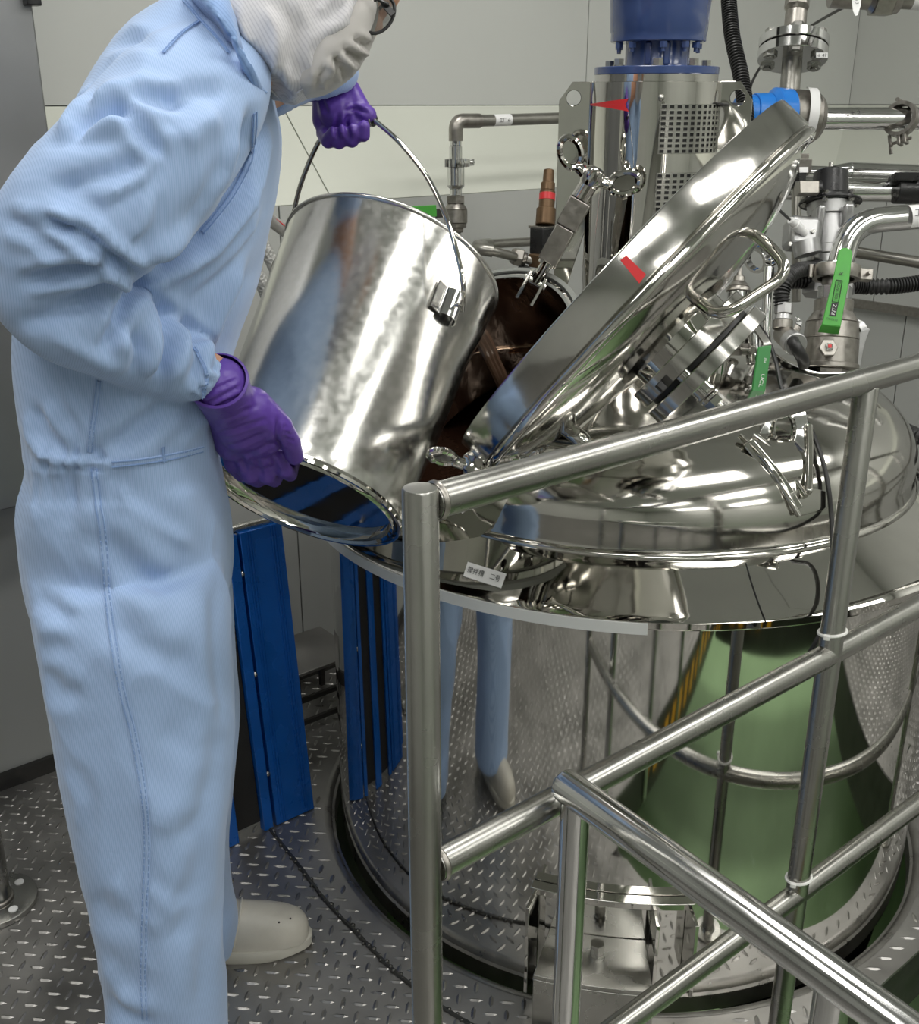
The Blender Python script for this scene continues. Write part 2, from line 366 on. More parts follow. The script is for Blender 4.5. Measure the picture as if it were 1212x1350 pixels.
hazard(A(VAL+.0005, -.3, -.03), A(VAL+.0005, VF-.02, -.02), UP*.09, D, 'black and yellow hazard tape along the side channel of the deck opening')

# ================================================================= RAILING
PN = -.6588; PA = .501; R_ = .0153
rail = thing('guard_railing', 'brushed steel tube guard railing with three rails in front of the tank', 'railing', A(PA, PN, 0))
ends = 3.38
for z, nm in ((1.092, 'top_rail'), (.725, 'middle_rail'), (.337, 'bottom_rail')):
    MB().cyl(A(PA+.012, PN, z), A(ends, PN, z), R_, seg=32).build(nm, 'satin', rail)
    MB().lathe([(R_+.0005, -.002), (R_+.002, 0), (R_+.0022, .002), (R_+.0005, .004)], A(PA+.0155, PN, z), D, 24).build('weld_bead', 'fitting', rail)
for k, al in enumerate((PA, PA+.669, PA+1.338, PA+2.007, PA+2.676)):
    top = 1.107 if k == 0 else 1.085
    mb = MB().lathe([(0, 0), (R_, 0), (R_, top-.002), (R_-.0012, top), (0, top+.0012)], A(al, PN, 0), UP, 32)
    post = mb.build('post', 'satin', rail)
    MB().lathe([(0, 0), (.034, 0), (.034, .004), (R_+.004, .005), (R_, .01)], A(al, PN, .0003), UP, 32).build('foot_flange', 'satin', post)
# cable ties
for z, lab in ((.758, 'white cable tie round the railing post above the middle rail'), (.366, 'white cable tie round the railing post above the bottom rail')):
    c = A(PA+.669, PN, z); t = thing('cable_tie', lab, 'cable tie', c)
    pts = [c + Vector((math.cos(a)*.0172, math.sin(a)*.0172, -.002*math.sin(a)+.003*math.cos(a*1))) for a in np.linspace(0, 2*PI, 40, endpoint=False)]
    MB().tube(pts, .0022, 6, closed=True).build('strap', 'cabletie', t)
    toC = (O3-c); toC.z = 0; toC.normalize(); s_ = Vector((-toC.y, toC.x, 0))
    MB().box(c + toC*.0195 + s_*(-.006), s_*.004, toC*.0032, UP*.0032).build('tie_head', 'cabletie', t, bevel=.0008)
# polished stair rail
S0 = Vector((.1106, .907, .76)); SD = (N - UP*.06)
st = thing('stair_handrail', 'polished steel stair handrail in the foreground running down to the right', 'railing', (S0.x, S0.y, 0))
SR = .0172
MB().lathe([(0, -.012), (SR*.6, -.011), (SR-.001, -.006), (SR, 0), (SR, 1.3), (0, 1.3)], S0 - SD.normalized()*.004, SD, 36).build('handrail', 'bright', st)
for t_ in (.008, .30, .62, .94):
    b = S0 + SD*t_; z0 = 0.0 if t_ < .1 else -.1
    MB().cyl(Vector((b.x, b.y, z0)), b, .0148, seg=30).build('post', 'bright', st)
MB().lathe([(0, 0), (.04, 0), (.04, .005), (.016, .006)], (S0.x, S0.y, .0003), UP, 28).build('foot_flange', 'bright', st)

# ================================================================= TANK
tank = thing('mixing_tank', 'big mirror-polished steel mixing tank with a domed top set into the deck', 'tank', (CX, CY, -.5))
MC = Vector((-.0386, 1.772, .944)); MN = Vector((-.545, -.370, .752)).normalized(); MR = .268
def in_manway(p, r): 
    q = Vector(p)-MC; h = q.dot(MN); return (q-MN*h).length < r and h < .1 and h > -.35
def cut(o, r=.255):
    bm = bmesh.new(); bm.from_mesh(o.data)
    bmesh.ops.delete(bm, geom=[f for f in bm.faces if in_manway(f.calc_center_median(), r)], context='FACES'); bm.to_mesh(o.data); bm.free(); return o
def fine(prof, step=.012):
    out = [prof[0]]
    for a, b in zip(prof, prof[1:]):
        L = math.hypot(b[0]-a[0], b[1]-a[1]); k = max(1, int(L/step))
        out += [(a[0]+(b[0]-a[0])*i/k, a[1]+(b[1]-a[1])*i/k) for i in range(1, k+1)]
    return out
BR = .588
body = MB().lathe([(0, -1.05), (BR-.05, -1.05), (BR, -1.0), (BR, .69), (BR-.003, .69)], C, UP, 160).build('tank_body', 'tankwall', tank)
for s_ in (0, 1, 2, 3):
    a = s_*PI/2+.5; p = C + Vector((math.cos(a)*.45, math.sin(a)*.45, 0)); MB().cyl(p+UP*-1.1, p+UP*-1.03, .04).build('leg', 'satin', tank)
bp = [(BR, .690), (.619, .703), (.6215, .706), (.6215, .7155), (.619, .7175)] + [(.619-(.619-.506)*t, .7175+.0485*t) for t in np.linspace(0, 1, 8)[1:]]
brim = cut(MB().lathe(fine(bp), C, UP, 224).build('brim', 'mirror', tank, ang=25))
db = []
kn = [(.506, .757), (.510, .760), (.5115, .765), (.510, .770), (.5045, .774), (.5035, .78), (.5035, .815), (.502, .829), (.4965, .843), (.486, .862), (.472, .879), (.452, .896), (.42, .9135), (.38, .929), (.33, .943), (.26, .958), (.18, .970), (.09, .978), (0, .981)]
dome = cut(MB().lathe(fine(kn), C, UP, 224).build('dome', 'dome', tank, ang=40))
def surf(*objs):
    V_, F_ = [], []
    for o in objs:
        k = len(V_); V_ += [v.co.copy() for v in o.data.vertices]; F_ += [tuple(i+k for i in p.vertices) for p in o.data.polygons]
    return BVHTree.FromPolygons(V_, F_)
BV = surf(body, brim, dome)
def hit(px, py, bv=None):
    r = (bv or BV).ray_cast(O3, ray(px, py).normalized()); return r[0], r[1]
# seams on dome and brim
def drape(pts, bv, lift=.0005, k=8):
    out = []; nn = []
    P2 = bez([Vector((x, y, 0)) for x, y in pts], k)
    for q in P2:
        h = hit(q.x, q.y, bv)
        if h[0] is None: continue
        nrm = h[1] if h[1].dot(ray(q.x, q.y)) < 0 else -h[1]
        out.append(h[0]+nrm*lift); nn.append(nrm)
    return out, nn
p_, _ = drape([(984, 743), (990, 765), (1000, 795), (1010, 821)], BV); MB().tube(p_, .0012, 6).build('brim_seam', 'black', tank)
# white foam strip under the rim
def ang_at(px, py, z): p = WZ(px, py, z)-C; return math.atan2(p.y, p.x)
a0 = ang_at(400, 690, .705); a1 = ang_at(854, 831, .705)
MB().lathe([(.6225, .6985), (.6245, .6985), (.6245, .7165), (.6225, .7165), (.6225, .6985)], C, UP, 60, a0, a1, xa=(1, 0, 0)).build('foam_strip', 'foam', tank, smooth=False) if False else None
def arc_band(r0, r1, z0, z1, a0, a1, k=48, c=C):
    while a1 < a0: a1 += 2*PI
    mb = MB(); vs = []
    for i in range(k+1):
        t = a0+(a1-a0)*i/k; e = Vector((math.cos(t), math.sin(t), 0))
        vs += [c+e*r0+UP*z0, c+e*r1+UP*z0, c+e*r1+UP*z1, c+e*r0+UP*z1]
    fs = []
    for i in range(k):
        for j in range(4): fs.append((i*4+j, i*4+(j+1) % 4, i*4+4+(j+1) % 4, i*4+4+j))
    fs += [(0, 1, 2, 3), (k*4, k*4+3, k*4+2, k*4+1)]
    return mb.add(vs, fs)
arc_band(.6222, .6245, .6975, .7150, a0, a1).build('foam_strip', 'foam', tank)
# name label on the brim
def sticker(pts, bv, name, m, parent, lift=.0008, k=6):
    q = [Vector((x, y, 0)) for x, y in pts]; vs = []; fs = []
    for j in range(k+1):
        for i in range(k+1):
            u, v = i/k, j/k; p = (q[0]*(1-u)+q[1]*u)*(1-v) + (q[3]*(1-u)+q[2]*u)*v
            h, nr = hit(p.x, p.y, bv); nr = nr if nr.dot(ray(p.x, p.y)) < 0 else -nr; vs.append(h+nr*lift)
    for j in range(k):
        for i in range(k): o = j*(k+1)+i; fs.append((o, o+1, o+k+2, o+k+1))
    ob = MB().add(vs, fs).build(name, m, parent)
    c = vs[(k//2)*(k+1)+k//2]; x = vs[k]-vs[0]; y = vs[0]-vs[k*(k+1)]
    return ob, c, x, y
lb, c, x, y = sticker([(617, 741), (668, 757), (661, 776), (611, 760)], BV, 'name_label', 'white', tank, k=8)
lettering('搅拌槽', c - x*.22 + x.cross(y).normalized()*.0005, x, y, y.length*.42, lb, width=x.length*.42, lift=.0012)
lettering('二号', c + x*.27 + x.cross(y).normalized()*.0005, x, y, y.length*.40, lb, width=x.length*.25, lift=.0012)

# manway neck, rim and lid
ME = MN.cross(UP).normalized(); MW = MN.cross(ME)
MB().lathe([(MR-.004, -.235), (MR-.004, -.02), (MR+.006, -.008), (MR+.006, 0), (MR-.008, .001)], MC, MN, 160).build('manway_neck', 'mirror', tank)
MB().lathe([(MR-.0085, .0), (MR-.0085, -.235)], MC, MN, 120).build('manway_inner_wall', 'wetwall', tank)
rim = MB().lathe([(MR-.0085, -.002), (MR-.0085, .002), (MR-.004, .003), (MR-.003, 0), (MR+.004, 0), (MR+.005, .004), (MR+.012, .004), (MR+.013, 0), (MR+.013, -.012), (MR+.006, -.013)], MC, MN, 160).build('manway_rim', 'gasket', tank)
MB().lathe([(MR-.0035, .0004), (MR+.0045, .0004)], MC, MN, 160).build('seal_groove', 'rubber', rim)
MB().lathe([(.49, .70), (.497, .80), (.485, .84)], C, UP, 128).build('inner_wall', 'wetwall', tank) if False else None
MB().lathe([(BR-.006, -.2), (BR-.006, .69), (.50, .757), (.497, .815), (.465, .875), (.41, .907), (.25, .95), (0, .973)], C, UP, 128).build('inner_shell', 'wetwall', tank)
cut([o for o in tank.children if o.name.startswith('inner_shell')][0], .262)
liq = MB().lathe([(0, 0), (.2, .0005), (.4, 0), (.495, .001)], C+UP*.785, UP, 96).build('liquid_surface', 'liquid', tank)
# ---------------------------------------------------------------- manway lid (open)
LC = W(814, 373, 1.42); LO = cdir(.717, .697, -.027); LR = .293
LU = cdir(.697, -.717, 0); LU = (LU - LO*LU.dot(LO)).normalized(); LV = LO.cross(LU)      # LU: up the lid towards its top end
if LV.y > 0: LV = -LV                                                                    # LV: towards the camera
def L(u, v, h): return LC + LU*u + LV*v + LO*h
lid = MB().lathe([(0, .012), (LR-.03, .008), (LR-.018, .004), (LR-.012, -.001), (LR, -.001), (LR+.001, .001), (LR+.001, .040), (LR-.002, .042), (LR-.018, .043)], LC, LO, 160).build('manway_lid', 'lidsteel', tank)
MB().lathe([(LR-.006+.0075*math.cos(a), .0485+.0075*math.sin(a)) for a in np.linspace(-PI, PI, 17)], LC, LO, 160).build('lid_bead', 'mirror', lid)
dp = [(LR-.018, .043), (LR-.022, .052), (LR-.030, .060), (LR-.046, .071), (LR-.07, .081), (LR-.11, .093), (LR-.16, .102), (LR-.22, .108), (0, .111)]
MB().lathe(fine(dp), LC, LO, 128).build('dished_head', 'dome', lid)
MB().lathe([(LR-.016, -.0015), (LR-.028, -.004), (LR-.034, .006)], LC, LO, 120).build('lid_gasket', 'gasket', lid)
# grab handle
hp = [W(905, 384, 1.30), W(916, 392, 1.26), W(940, 411, 1.235), W(974, 413, 1.225), W(1034, 372, 1.22), W(1036, 342, 1.225), W(1003, 310, 1.24), W(985, 302, 1.26), W(964, 298, 1.30)]
hp = [W(893, 376, 1.33), W(912, 390, 1.27), W(950, 420, 1.22), W(1046, 357, 1.21), W(1002, 312, 1.24), W(972, 299, 1.29), W(955, 303, 1.34)]
hd = MB().tube(fillet(hp, .028), .0068, 16).build('grab_handle', 'mirror', lid)
for i in (1, 5): 
    a = hp[i]; b = hp[i-1] if i == 1 else hp[6]
    MB().lathe([(.007, -.003), (.0095, -.001), (.0095, .002), (.007, .004)], a, b-a, 18).build('weld_bead', 'fitting', hd)
# sight port on the lid
SPu = -.012; SPv = .06
def ring(r0, r1, h0, h1, nm, m, u=SPu, v=SPv, seg=96, bev=.001):
    return MB().lathe([(r0, h0), (r1-bev, h0), (r1, h0+bev), (r1, h1-bev), (r1-bev, h1), (r0, h1), (r0, h0)], L(u, v, 0), LO, seg)
sp_ = MB().lathe([(.070, .085), (.070, .126)], L(SPu, SPv, 0), LO, 64).build('sight_port', 'mirror', lid)
ring(.055, .090, .118, .140, '', '').build('sight_flange', 'lidsteel', lid)
ring(.055, .093, .147, .166, '', '').build('sight_flange', 'lidsteel', lid)
MB().lathe([(.0, .150), (.056, .150), (.056, .162), (0, .162)], L(SPu, SPv, 0), LO, 48).build('sight_glass', mat('sight_glass', (.05, .06, .06), .05, 0, coat=1), lid)
ring(.050, .078, .140, .147, '', '').build('sight_gasket', 'rubber', lid)
for px, py in ((937, 447), (872, 510)):
    MB().box(W(px, py, 1.29), LO*.006, LU*.004, LV*.006).build('spacer_clip', 'rubber', lid, bevel=.001)
b0 = W(898, 487, 1.30)
mb = MB(); mb.cyl(b0, b0+LO*.040, .0125, seg=24); mb.cyl(b0+LO*.040, b0+LO*.043, .0145, seg=24); mb.cyl(b0+LO*.046, b0+LO*.049, .0145, seg=24)
mb.hexa(b0+LO*.051, b0+LO*.060, .0125); mb.cyl(b0+LO*.06, b0+LO*.078, .0055, seg=14); mb.hexa(b0+LO*.066, b0+LO*.072, .0085); mb.build('clamp_bolt', 'mirror', lid)
# red tape on the lid skirt
def poly_on(pts, fn, m, name, parent, lift=.0006):
    vs = [fn(u, v) for u, v in pts]; return MB().add(vs, [tuple(range(len(vs)))]).build(name, m, parent, smooth=False)
LBV = surf(lid)
sticker([(818, 343), (826, 337), (852, 362), (843, 374)], LBV, 'red_tape', 'red', lid, k=4)
# hinge and closing bolts round the manway
hb = MB(); h0 = W(700, 600, 1.56); h1 = L(-.19, .05, .085)
hb.tube(bez([h0, h0+UP*.03+Vector((.02, -.03, 0)), h1+LO*.03, h1], 8), .011, 12); hb.build('hinge_arm', 'mirror', lid)
def wing_nut(c, x, z, s, parent, name='wing_nut', m='mirror'):
    x = Vector(x).normalized(); z = Vector(z).normalized(); y = z.cross(x).normalized(); c = Vector(c)
    mb = MB(); mb.lathe([(.0, -.010*s), (.012*s, -.010*s), (.015*s, 0), (.013*s, .010*s), (.006*s, .013*s), (0, .013*s)], c, z, 20)
    for sg in (-1, 1):
        o = c + x*sg*.030*s + z*.006*s; w = (x*sg*.75 + z*.66).normalized(); u = (z*.75 - x*sg*.66).normalized()
        mb.tube([c+x*sg*.008*s, c+x*sg*.02*s+z*.002*s, o-w*.008*s], [.008*s, .007*s, .0055*s], 10)
        pts = [o + w*(.010*s+.018*s*math.cos(a)) + u*.0125*s*math.sin(a) for a in np.linspace(0, 2*PI, 22, endpoint=False)]
        mb.tube(pts, .0042*s, 8, closed=True)
        mb.lathe([(0, -.0013*s), (.0125*s, -.001*s), (.0125*s, .001*s), (0, .0013*s)], o+w*.010*s, y, 16)
    return mb.build(name, m, parent)
# far swing bolt with the big wing nut
s0, s1, s2, s3, s4 = W(706, 372, 1.83), W(723, 345, 1.81), W(746, 299, 1.79), W(765, 262, 1.77), W(778, 240, 1.76)
ax = (s4-s0).normalized(); sx = ax.cross(cdir(0, 0, -1)).normalized(); sy = sx.cross(ax)
mb = MB(); mb.cyl(s0, s1, .010, seg=16); mb.cyl(s1-ax*.006, s1, .016, seg=20); mb.cyl(s0-sx*.02, s0+sx*.02, .009, seg=16); sb = mb.build('swing_bolt', 'mirror', tank)
mb = MB(); mb.box((s1+s2)/2, sx*.0165, ax*((s2-s1).length/2), sy*.0155); mb.build('square_sleeve', 'fitting', sb, bevel=.0015)
mb = MB(); mb.box((s2+s3)/2+sx*.002, sx*.0185, ax*((s3-s2).length/2-.001), sy*.0175); mb.build('square_sleeve', 'fitting', sb, bevel=.0015)
MB().cyl(s3, s4, .0155, seg=24).build('collar', 'mirror', sb)
wing_nut(s4+ax*.008, cdir(.87, .45, .1), ax, 1.35, sb)
for sg in (-1, 1): MB().box(s0+sx*sg*.014+ax*-.01, sx*.003, ax*.026, sy*.016).build('clevis_plate', 'mirror', sb, bevel=.001)
# near swing bolt by the rail post
sb2 = MB().cyl(W(624, 613, 1.45), W(655, 650, 1.56), .009, seg=14).build('swing_bolt', 'mirror', tank)
wing_nut(W(624, 613, 1.44), cdir(.9, .1, .3), cdir(-.1, -.4, -.9), 1.15, sb2)

# ---------------------------------------------------------------- agitator housing + motor
ag = thing('agitator_housing', 'polished steel agitator housing with perforated windows and lifting ears on top of the tank', 'housing', (CX, CY, .97))
HRr = .1115
MB().lathe([(.14, -.012), (.14, .004), (.1115, .006), (HRr, .012), (HRr, .462), (.104, .463), (.104, .474), (0, .474)], (CX, CY, .97), UP, 96).build('barrel', 'mirror', ag)
vdir = Vector((CX, CY, 0)).normalized(); rdir = Vector((vdir.y, -vdir.x, 0))
def cylp(a, z, r=HRr): return Vector((CX, CY, z)) + (rdir*math.sin(a) - vdir*math.cos(a))*r
for k, sg in enumerate((-1, 1)):
    zb = 1.0 if sg < 0 else 1.325; x0, x1, zt = .100, .163, 1.434; hx, hz = .138, 1.408
    ou = [(x0, zb), (x1, zb), (x1, (zb+zt)/2), (x1, zt-.030), (x1-.022, zt), ((x0+x1)/2-.01, zt), (x0, zt), (x0, (zt+zb)/2)]
    # hole ring (16 pts) against the outline resampled
    def P3(x, z): return Vector((CX, CY, z)) + rdir*x*sg - vdir*.012
    angs = [2*PI*i/24 for i in range(24)]; hole = [P3(hx+.0125*math.cos(a), hz+.0125*math.sin(a)) for a in angs]
    out = []
    for a in angs:
        c_, s_ = math.cos(a), math.sin(a); t = 1e9
        for (ax_, az_), (bx_, bz_) in zip(ou, ou[1:]+ou[:1]):
            ex, ez = bx_-ax_, bz_-az_; den = c_*ez - s_*ex
            if abs(den) < 1e-9: continue
            tt = ((ax_-hx)*ez - (az_-hz)*ex)/den; uu = ((ax_-hx)*s_ - (az_-hz)*c_)/den
            if tt > 0 and -1e-6 <= uu <= 1+1e-6: t = min(t, tt)
        out.append(P3(hx+t*c_, hz+t*s_))
    # snap nearest ray points to true corners
    for (qx, qz) in ou:
        q = P3(qx, qz); i = min(range(24), key=lambda i: (out[i]-q).length); out[i] = q
    mb = MB().plate_hole(out, hole, vdir*.007)
    mb.box(P3(x0+.006, (zb+zt)/2)+vdir*.010, rdir*.002, UP*(zt-zb)/2, vdir*.014)
    mb.build('lifting_ear', 'mirror', ag, bevel=.0008, bseg=1)
# perforated guards
def guard(y0, y1, rows, cols, name):
    z0, z1 = WY(870, y1, 1.875).z, WY(870, y0, 1.875).z; A0, A1 = math.radians(5), math.radians(76); rr = HRr+.0022
    mb = MB(); mk = MB()
    da = (A1-A0)/cols; dz = (z1-z0)/rows
    for i in range(cols):
        for j in range(rows):
            a, z = A0+da*i, z0+dz*j; f = .22
            o = [cylp(a, z, rr), cylp(a+da, z, rr), cylp(a+da, z+dz, rr), cylp(a, z+dz, rr)]
            h = [cylp(a+da*f, z+dz*f, rr), cylp(a+da*(1-f), z+dz*f, rr), cylp(a+da*(1-f), z+dz*(1-f), rr), cylp(a+da*f, z+dz*(1-f), rr)]
            mb.add(o+h, [(0, 1, 5, 4), (1, 2, 6, 5), (2, 3, 7, 6), (3, 0, 4, 7)])
            mk.add([p - (p-Vector((CX, CY, p.z)))*.012 for p in h], [(0, 1, 2, 3)])
    g = mb.build(name, 'satin', ag, smooth=False); g['kind'] = 'stuff'
    mk2 = MB()
    k = 16; vs = []
    for i in range(k+1):
        a = A0+(A1-A0)*i/k; vs += [cylp(a, z0, HRr+.0009), cylp(a, z1, HRr+.0009)]
    mk2.add(vs, [(2*i, 2*i+2, 2*i+3, 2*i+1) for i in range(k)]); mk2.build('dark_backing', 'black', g)
guard(137, 203, 9, 11, 'perforated_window'); guard(228, 300, 10, 11, 'perforated_window')
h_, n_ = hit(872, 129, surf([o for o in ag.children if o.name.startswith('barrel')][0]))
if h_:
    sc1 = MB().sphere(h_, .0055, 14).build('screw', 'satin', ag)
BB = surf([o for o in ag.children if o.name.startswith('barrel')][0])
def decal(pts, bv, name, m, parent, lift=.0007, sub=6):
    vs = []
    P2 = [Vector((x, y, 0)) for x, y in pts]
    for a, b in zip(P2, P2[1:]+P2[:1]):
        for k in range(sub):
            q = a+(b-a)*k/sub; h, nr = hit(q.x, q.y, bv)
            if h is None: continue
            nr = nr if nr.dot(ray(q.x, q.y)) < 0 else -nr; vs.append(h+nr*lift)
    return vs
def grid_decal(top, bot, bv, name, m, parent, k=14, lift=.0008):     # band between two polylines
    T_ = bez([Vector((x, y, 0)) for x, y in top], max(1, k//(len(top)-1))); B_ = bez([Vector((x, y, 0)) for x, y in bot], max(1, k//(len(bot)-1)))
    vs = []; n = min(len(T_), len(B_))
    for i in range(n):
        for q in (T_[i], B_[i]):
            h, nr = hit(q.x, q.y, bv); nr = nr if nr.dot(ray(q.x, q.y)) < 0 else -nr; vs.append(h+nr*lift)
    return MB().add(vs, [(2*i, 2*i+2, 2*i+3, 2*i+1) for i in range(n-1)]).build(name, m, parent)
grid_decal([(779, 137), (801, 133.5), (824, 130.5), (829.5, 129.5)], [(779, 139), (800, 138), (823, 138), (824, 138)], BB, 'red_arrow', 'red', ag)
grid_decal([(779, 137), (800, 138), (823, 138), (824, 138)], [(779, 139), (801, 142), (824, 146), (829.5, 147)], BB, 'red_arrow', 'red', ag)
mo = thing('agitator_motor', 'navy blue gear motor bolted on top of the polished agitator housing', 'motor', (CX, CY, 1.444))
Z0 = 1.4445
MB().lathe([(0, 0), (.104, 0), (.1048, .001), (.1048, .011), (.104, .012), (.056, .0125), (.054, .016), (.0535, .052), (0, .052)], (CX, CY, Z0), UP, 64).build('base_flange', 'navy', mo)
MB().lathe([(.05, .050), (.078, .0505), (.0795, .052), (.0795, .064), (.081, .067), (.0825, .10), (.084, .118), (.089, .120), (.089, .135), (.078, .137), (.078, .3), (.07, .33), (0, .335)], (CX, CY, Z0), UP, 64).build('gear_case', 'navy', mo)
for sg in (-1, 1): MB().box(Vector((CX, CY, Z0+.032))+(rdir*.3*sg-vdir).normalized()*.054, (rdir+vdir*.3*sg).normalized()*.006, vdir*.004, UP*.018).build('rib', 'navy', mo, bevel=.003)
for k in range(8):
    a = k*PI/4+.35; p = cylp(a, Z0+.0115, .092) if k % 1 == 0 else None
    if k in (0, 2, 4, 6) or True:
        if k % 2 == 0 or True: pass
for a in (-.78, .02, .74, 1.9, 3.1, 4.3):
    p = cylp(a, Z0+.012, .088); mb = MB(); mb.cyl(p, p+UP*.002, .0095, seg=16); mb.hexa(p+UP*.002, p+UP*.0115, .0085); mb.build('hex_bolt', 'satin', mo)
for a in (-1.1, -.62, .12, .66, 1.05, 1.9, 2.7, 3.5, 4.3):
    p = cylp(a, Z0+.0495, .0715); mb = MB(); mb.hexa(p-UP*.009, p, .0068); mb.cyl(p-UP*.015, p-UP*.009, .0035, seg=10); mb.build('flange_nut', 'navy', mo)

# ---------------------------------------------------------------- lifting lug on the dome
def onz(px, py, z): return WZ(px, py, z)
def hp_(x, y, lift=.004):
    h, nr = hit(x, y); nr = nr if nr.dot(ray(x, y)) < 0 else -nr; return h+nr*lift
pad = [hp_(x, y, .001) for x, y in ((1040, 655), (1050, 682), (1090, 672), (1092, 652), (1060, 645))]
lug = MB().prism(pad, UP*.005).build('lifting_lug', 'mirror', tank, bevel=.0015)
q0 = hp_(1060, 662); zl = (q0-O3).dot(cdir(0, 0, 1))
def strip(pts, wv, th, name, m, parent, bev=.002):
    pts = bez(pts, 6); mb = MB(); vs = []
    for i, p in enumerate(pts):
        t = (pts[min(i+1, len(pts)-1)]-pts[max(i-1, 0)]).normalized(); u = (wv - t*wv.dot(t)); n_ = t.cross(u).normalized()*th/2
        vs += [p-u/2-n_, p+u/2-n_, p+u/2+n_, p-u/2+n_]
    fs = [(0, 1, 2, 3), tuple(len(vs)-4+k for k in (3, 2, 1, 0))]
    for i in range(len(pts)-1):
        for j in range(4): fs.append((i*4+j, i*4+(j+1) % 4, i*4+4+(j+1) % 4, i*4+4+j))
    return mb.add(vs, fs).build(name, m, parent, bevel=bev)
# web plate with an oval eye, its rolled edge and the stiffener
ey = (1034, 566); k = 30
zw = lambda y: zl + (662-y)*.0006
hole = [W(ey[0]+12*math.cos(a), ey[1]+20*math.sin(a), zw(566)) for a in np.linspace(0, 2*PI, k, endpoint=False)]
wo = [(1066, 566), (1067, 580), (1067, 600), (1067, 622), (1067, 640), (1066, 655), (1056, 652), (1044, 632), (1032, 612), (1020, 597), (1008, 585), (1000, 575), (1004, 566), (1008, 558), (1010, 550), (1011, 540), (1014, 532), (1020, 525), (1028, 520), (1036, 519), (1044, 521), (1051, 525), (1056, 530), (1060, 536), (1062, 541), (1064, 546), (1065, 550), (1065, 554), (1066, 558), (1066, 562)]
MB().plate_hole([W(x, y, zw(y)) for x, y in wo], hole, cdir(0, 0, 1)*.010).build('web_plate', 'bright', lug, bevel=.0015)
eyer = [W(ey[0]+14*math.cos(a), ey[1]+22*math.sin(a), zw(566)-.002) for a in np.linspace(0, 2*PI, k, endpoint=False)]
MB().tube(eyer, .0035, 8, closed=True).build('eye_ring', 'mirror', lug)
MB().tube(bez([W(1062, 655, zl-.004), W(1046, 632, zw(632)-.004), W(1030, 606, zw(606)-.004), W(1012, 588, zw(588)-.004), W(994, 574, zw(574)-.004)], 6), .0055, 12).build('rolled_edge', 'mirror', lug)
MB().tube(bez([W(1054, 680, zl-.008), W(1042, 660, zl-.008), W(1024, 628, zl-.002), W(1004, 602, zl+.01), W(976, 574, zl+.03)], 6), .0045, 12).build('rolled_edge', 'mirror', lug)
strip([W(1052, 672, zl-.004), W(1036, 646, zl), W(1016, 618, zl+.006), W(986, 582, zl+.02)], cdir(.8, -.6, .1)*.020, .004, 'bent_plate', 'mirror', lug)
strip([W(1066, 650, zl-.004), W(1067, 600, zw(600)-.004), W(1066, 560, zw(560)-.004)], cdir(1, 0, .1)*.012, .012, 'stiffener', 'mirror', lug, .003)

# ---------------------------------------------------------------- support bracket low on the tank wall
bf = BR+.001
def bang(px, z=.2):
    r = ray(px, 1190); u = Vector((r.x, r.y, 0)).normalized(); b = -C.dot(u); c2 = C.dot(C)-bf*bf; s_ = -b-math.sqrt(b*b-c2); p = u*s_; q = p-C
    return math.atan2(q.y, q.x), p
aL, pL = bang(703); aR, pR = bang(912); zt = .215
br = arc_band(bf, bf+.020, zt-.012, zt, aL, aR, 24).build('foot_bracket', 'mirror', tank, bevel=.001)
for px in (708, 862, 908):
    a, p = bang(px); e = Vector((math.cos(a), math.sin(a), 0)); g = Vector((-e.y, e.x, 0))
    zb = {708: .03, 862: -.03, 908: .06}[px]
    MB().box(C+e*(bf+.028)+UP*(zt-.012+zb)/2, e*.027, g*.003, UP*(zt-.012-zb)/2).build('gusset', 'mirror', br, bevel=.0008)
a1_, _ = bang(755); a2_, _ = bang(855)
arc_band(bf, bf+.11, .118, .126, a1_-.06, a2_, 14).build('base_plate', 'satin', br, bevel=.001)
arc_band(bf+.103, bf+.111, .02, .118, a1_-.06, a2_, 14).build('apron_plate', 'satin', br, bevel=.001)
ab, _ = bang(792); e = Vector((math.cos(ab), math.sin(ab), 0)); p = C+e*(bf+.045)+UP*.126
mb = MB(); mb.cyl(p, p+UP*.004, .013, seg=20); mb.hexa(p+UP*.004, p+UP*.026, .0115); mb.build('hex_bolt', 'satin', br)

# ---------------------------------------------------------------- bucket
Bb, Bm = W(397, 655, 1.48), W(516, 356, 1.62); BA = (Bm-Bb).normalized(); BL = (Bm-Bb).length; r0, r1 = .142, .1665
bk = thing('bucket', 'shiny stainless steel bucket tipped towards the open manway', 'bucket', Bb)
Vd = (Bb-O3).normalized(); BX = (-Vd - BA*(-Vd).dot(BA)).normalized()
bd = MB().lathe(fine([(r0-.002, -.002), (r0, .004), (r1-.001, BL-.004)], .02) , Bb, BA, 128).build('bucket_wall', 'bucket', bk)
# gentle dents hammered in the wall
for v in bd.data.vertices:
    q = v.co-Bb; h = q.dot(BA)/BL; e = q-BA*q.dot(BA); x_, y_, _z = proj(v.co); toward = e.normalized().dot(BX)
    if toward > -.2:
        s_ = 0
        for (cx_, cy_, sx_, sy_, am) in ((610, 470, 30, 60, -.0045), (560, 560, 18, 50, .003), (600, 360, 30, 26, -.003), (630, 430, 12, 50, .0025), (520, 610, 30, 25, -.003)):
            s_ += am*math.exp(-((x_-cx_)/sx_)**2-((y_-cy_)/sy_)**2)
        v.co += e.normalized()*s_
MB().lathe([(r1-.003, BL-.004), (r1-.009, BL-.02), (r0-.009, .006)], Bb, BA, 96).build('inner_wall', 'wetwall', bk)
MB().lathe([(r1-.001+.0036*math.cos(a), BL-.002+.0036*math.sin(a)) for a in np.linspace(-PI, PI, 13)], Bb, BA, 128).build('mouth_bead', 'bucket', bk)
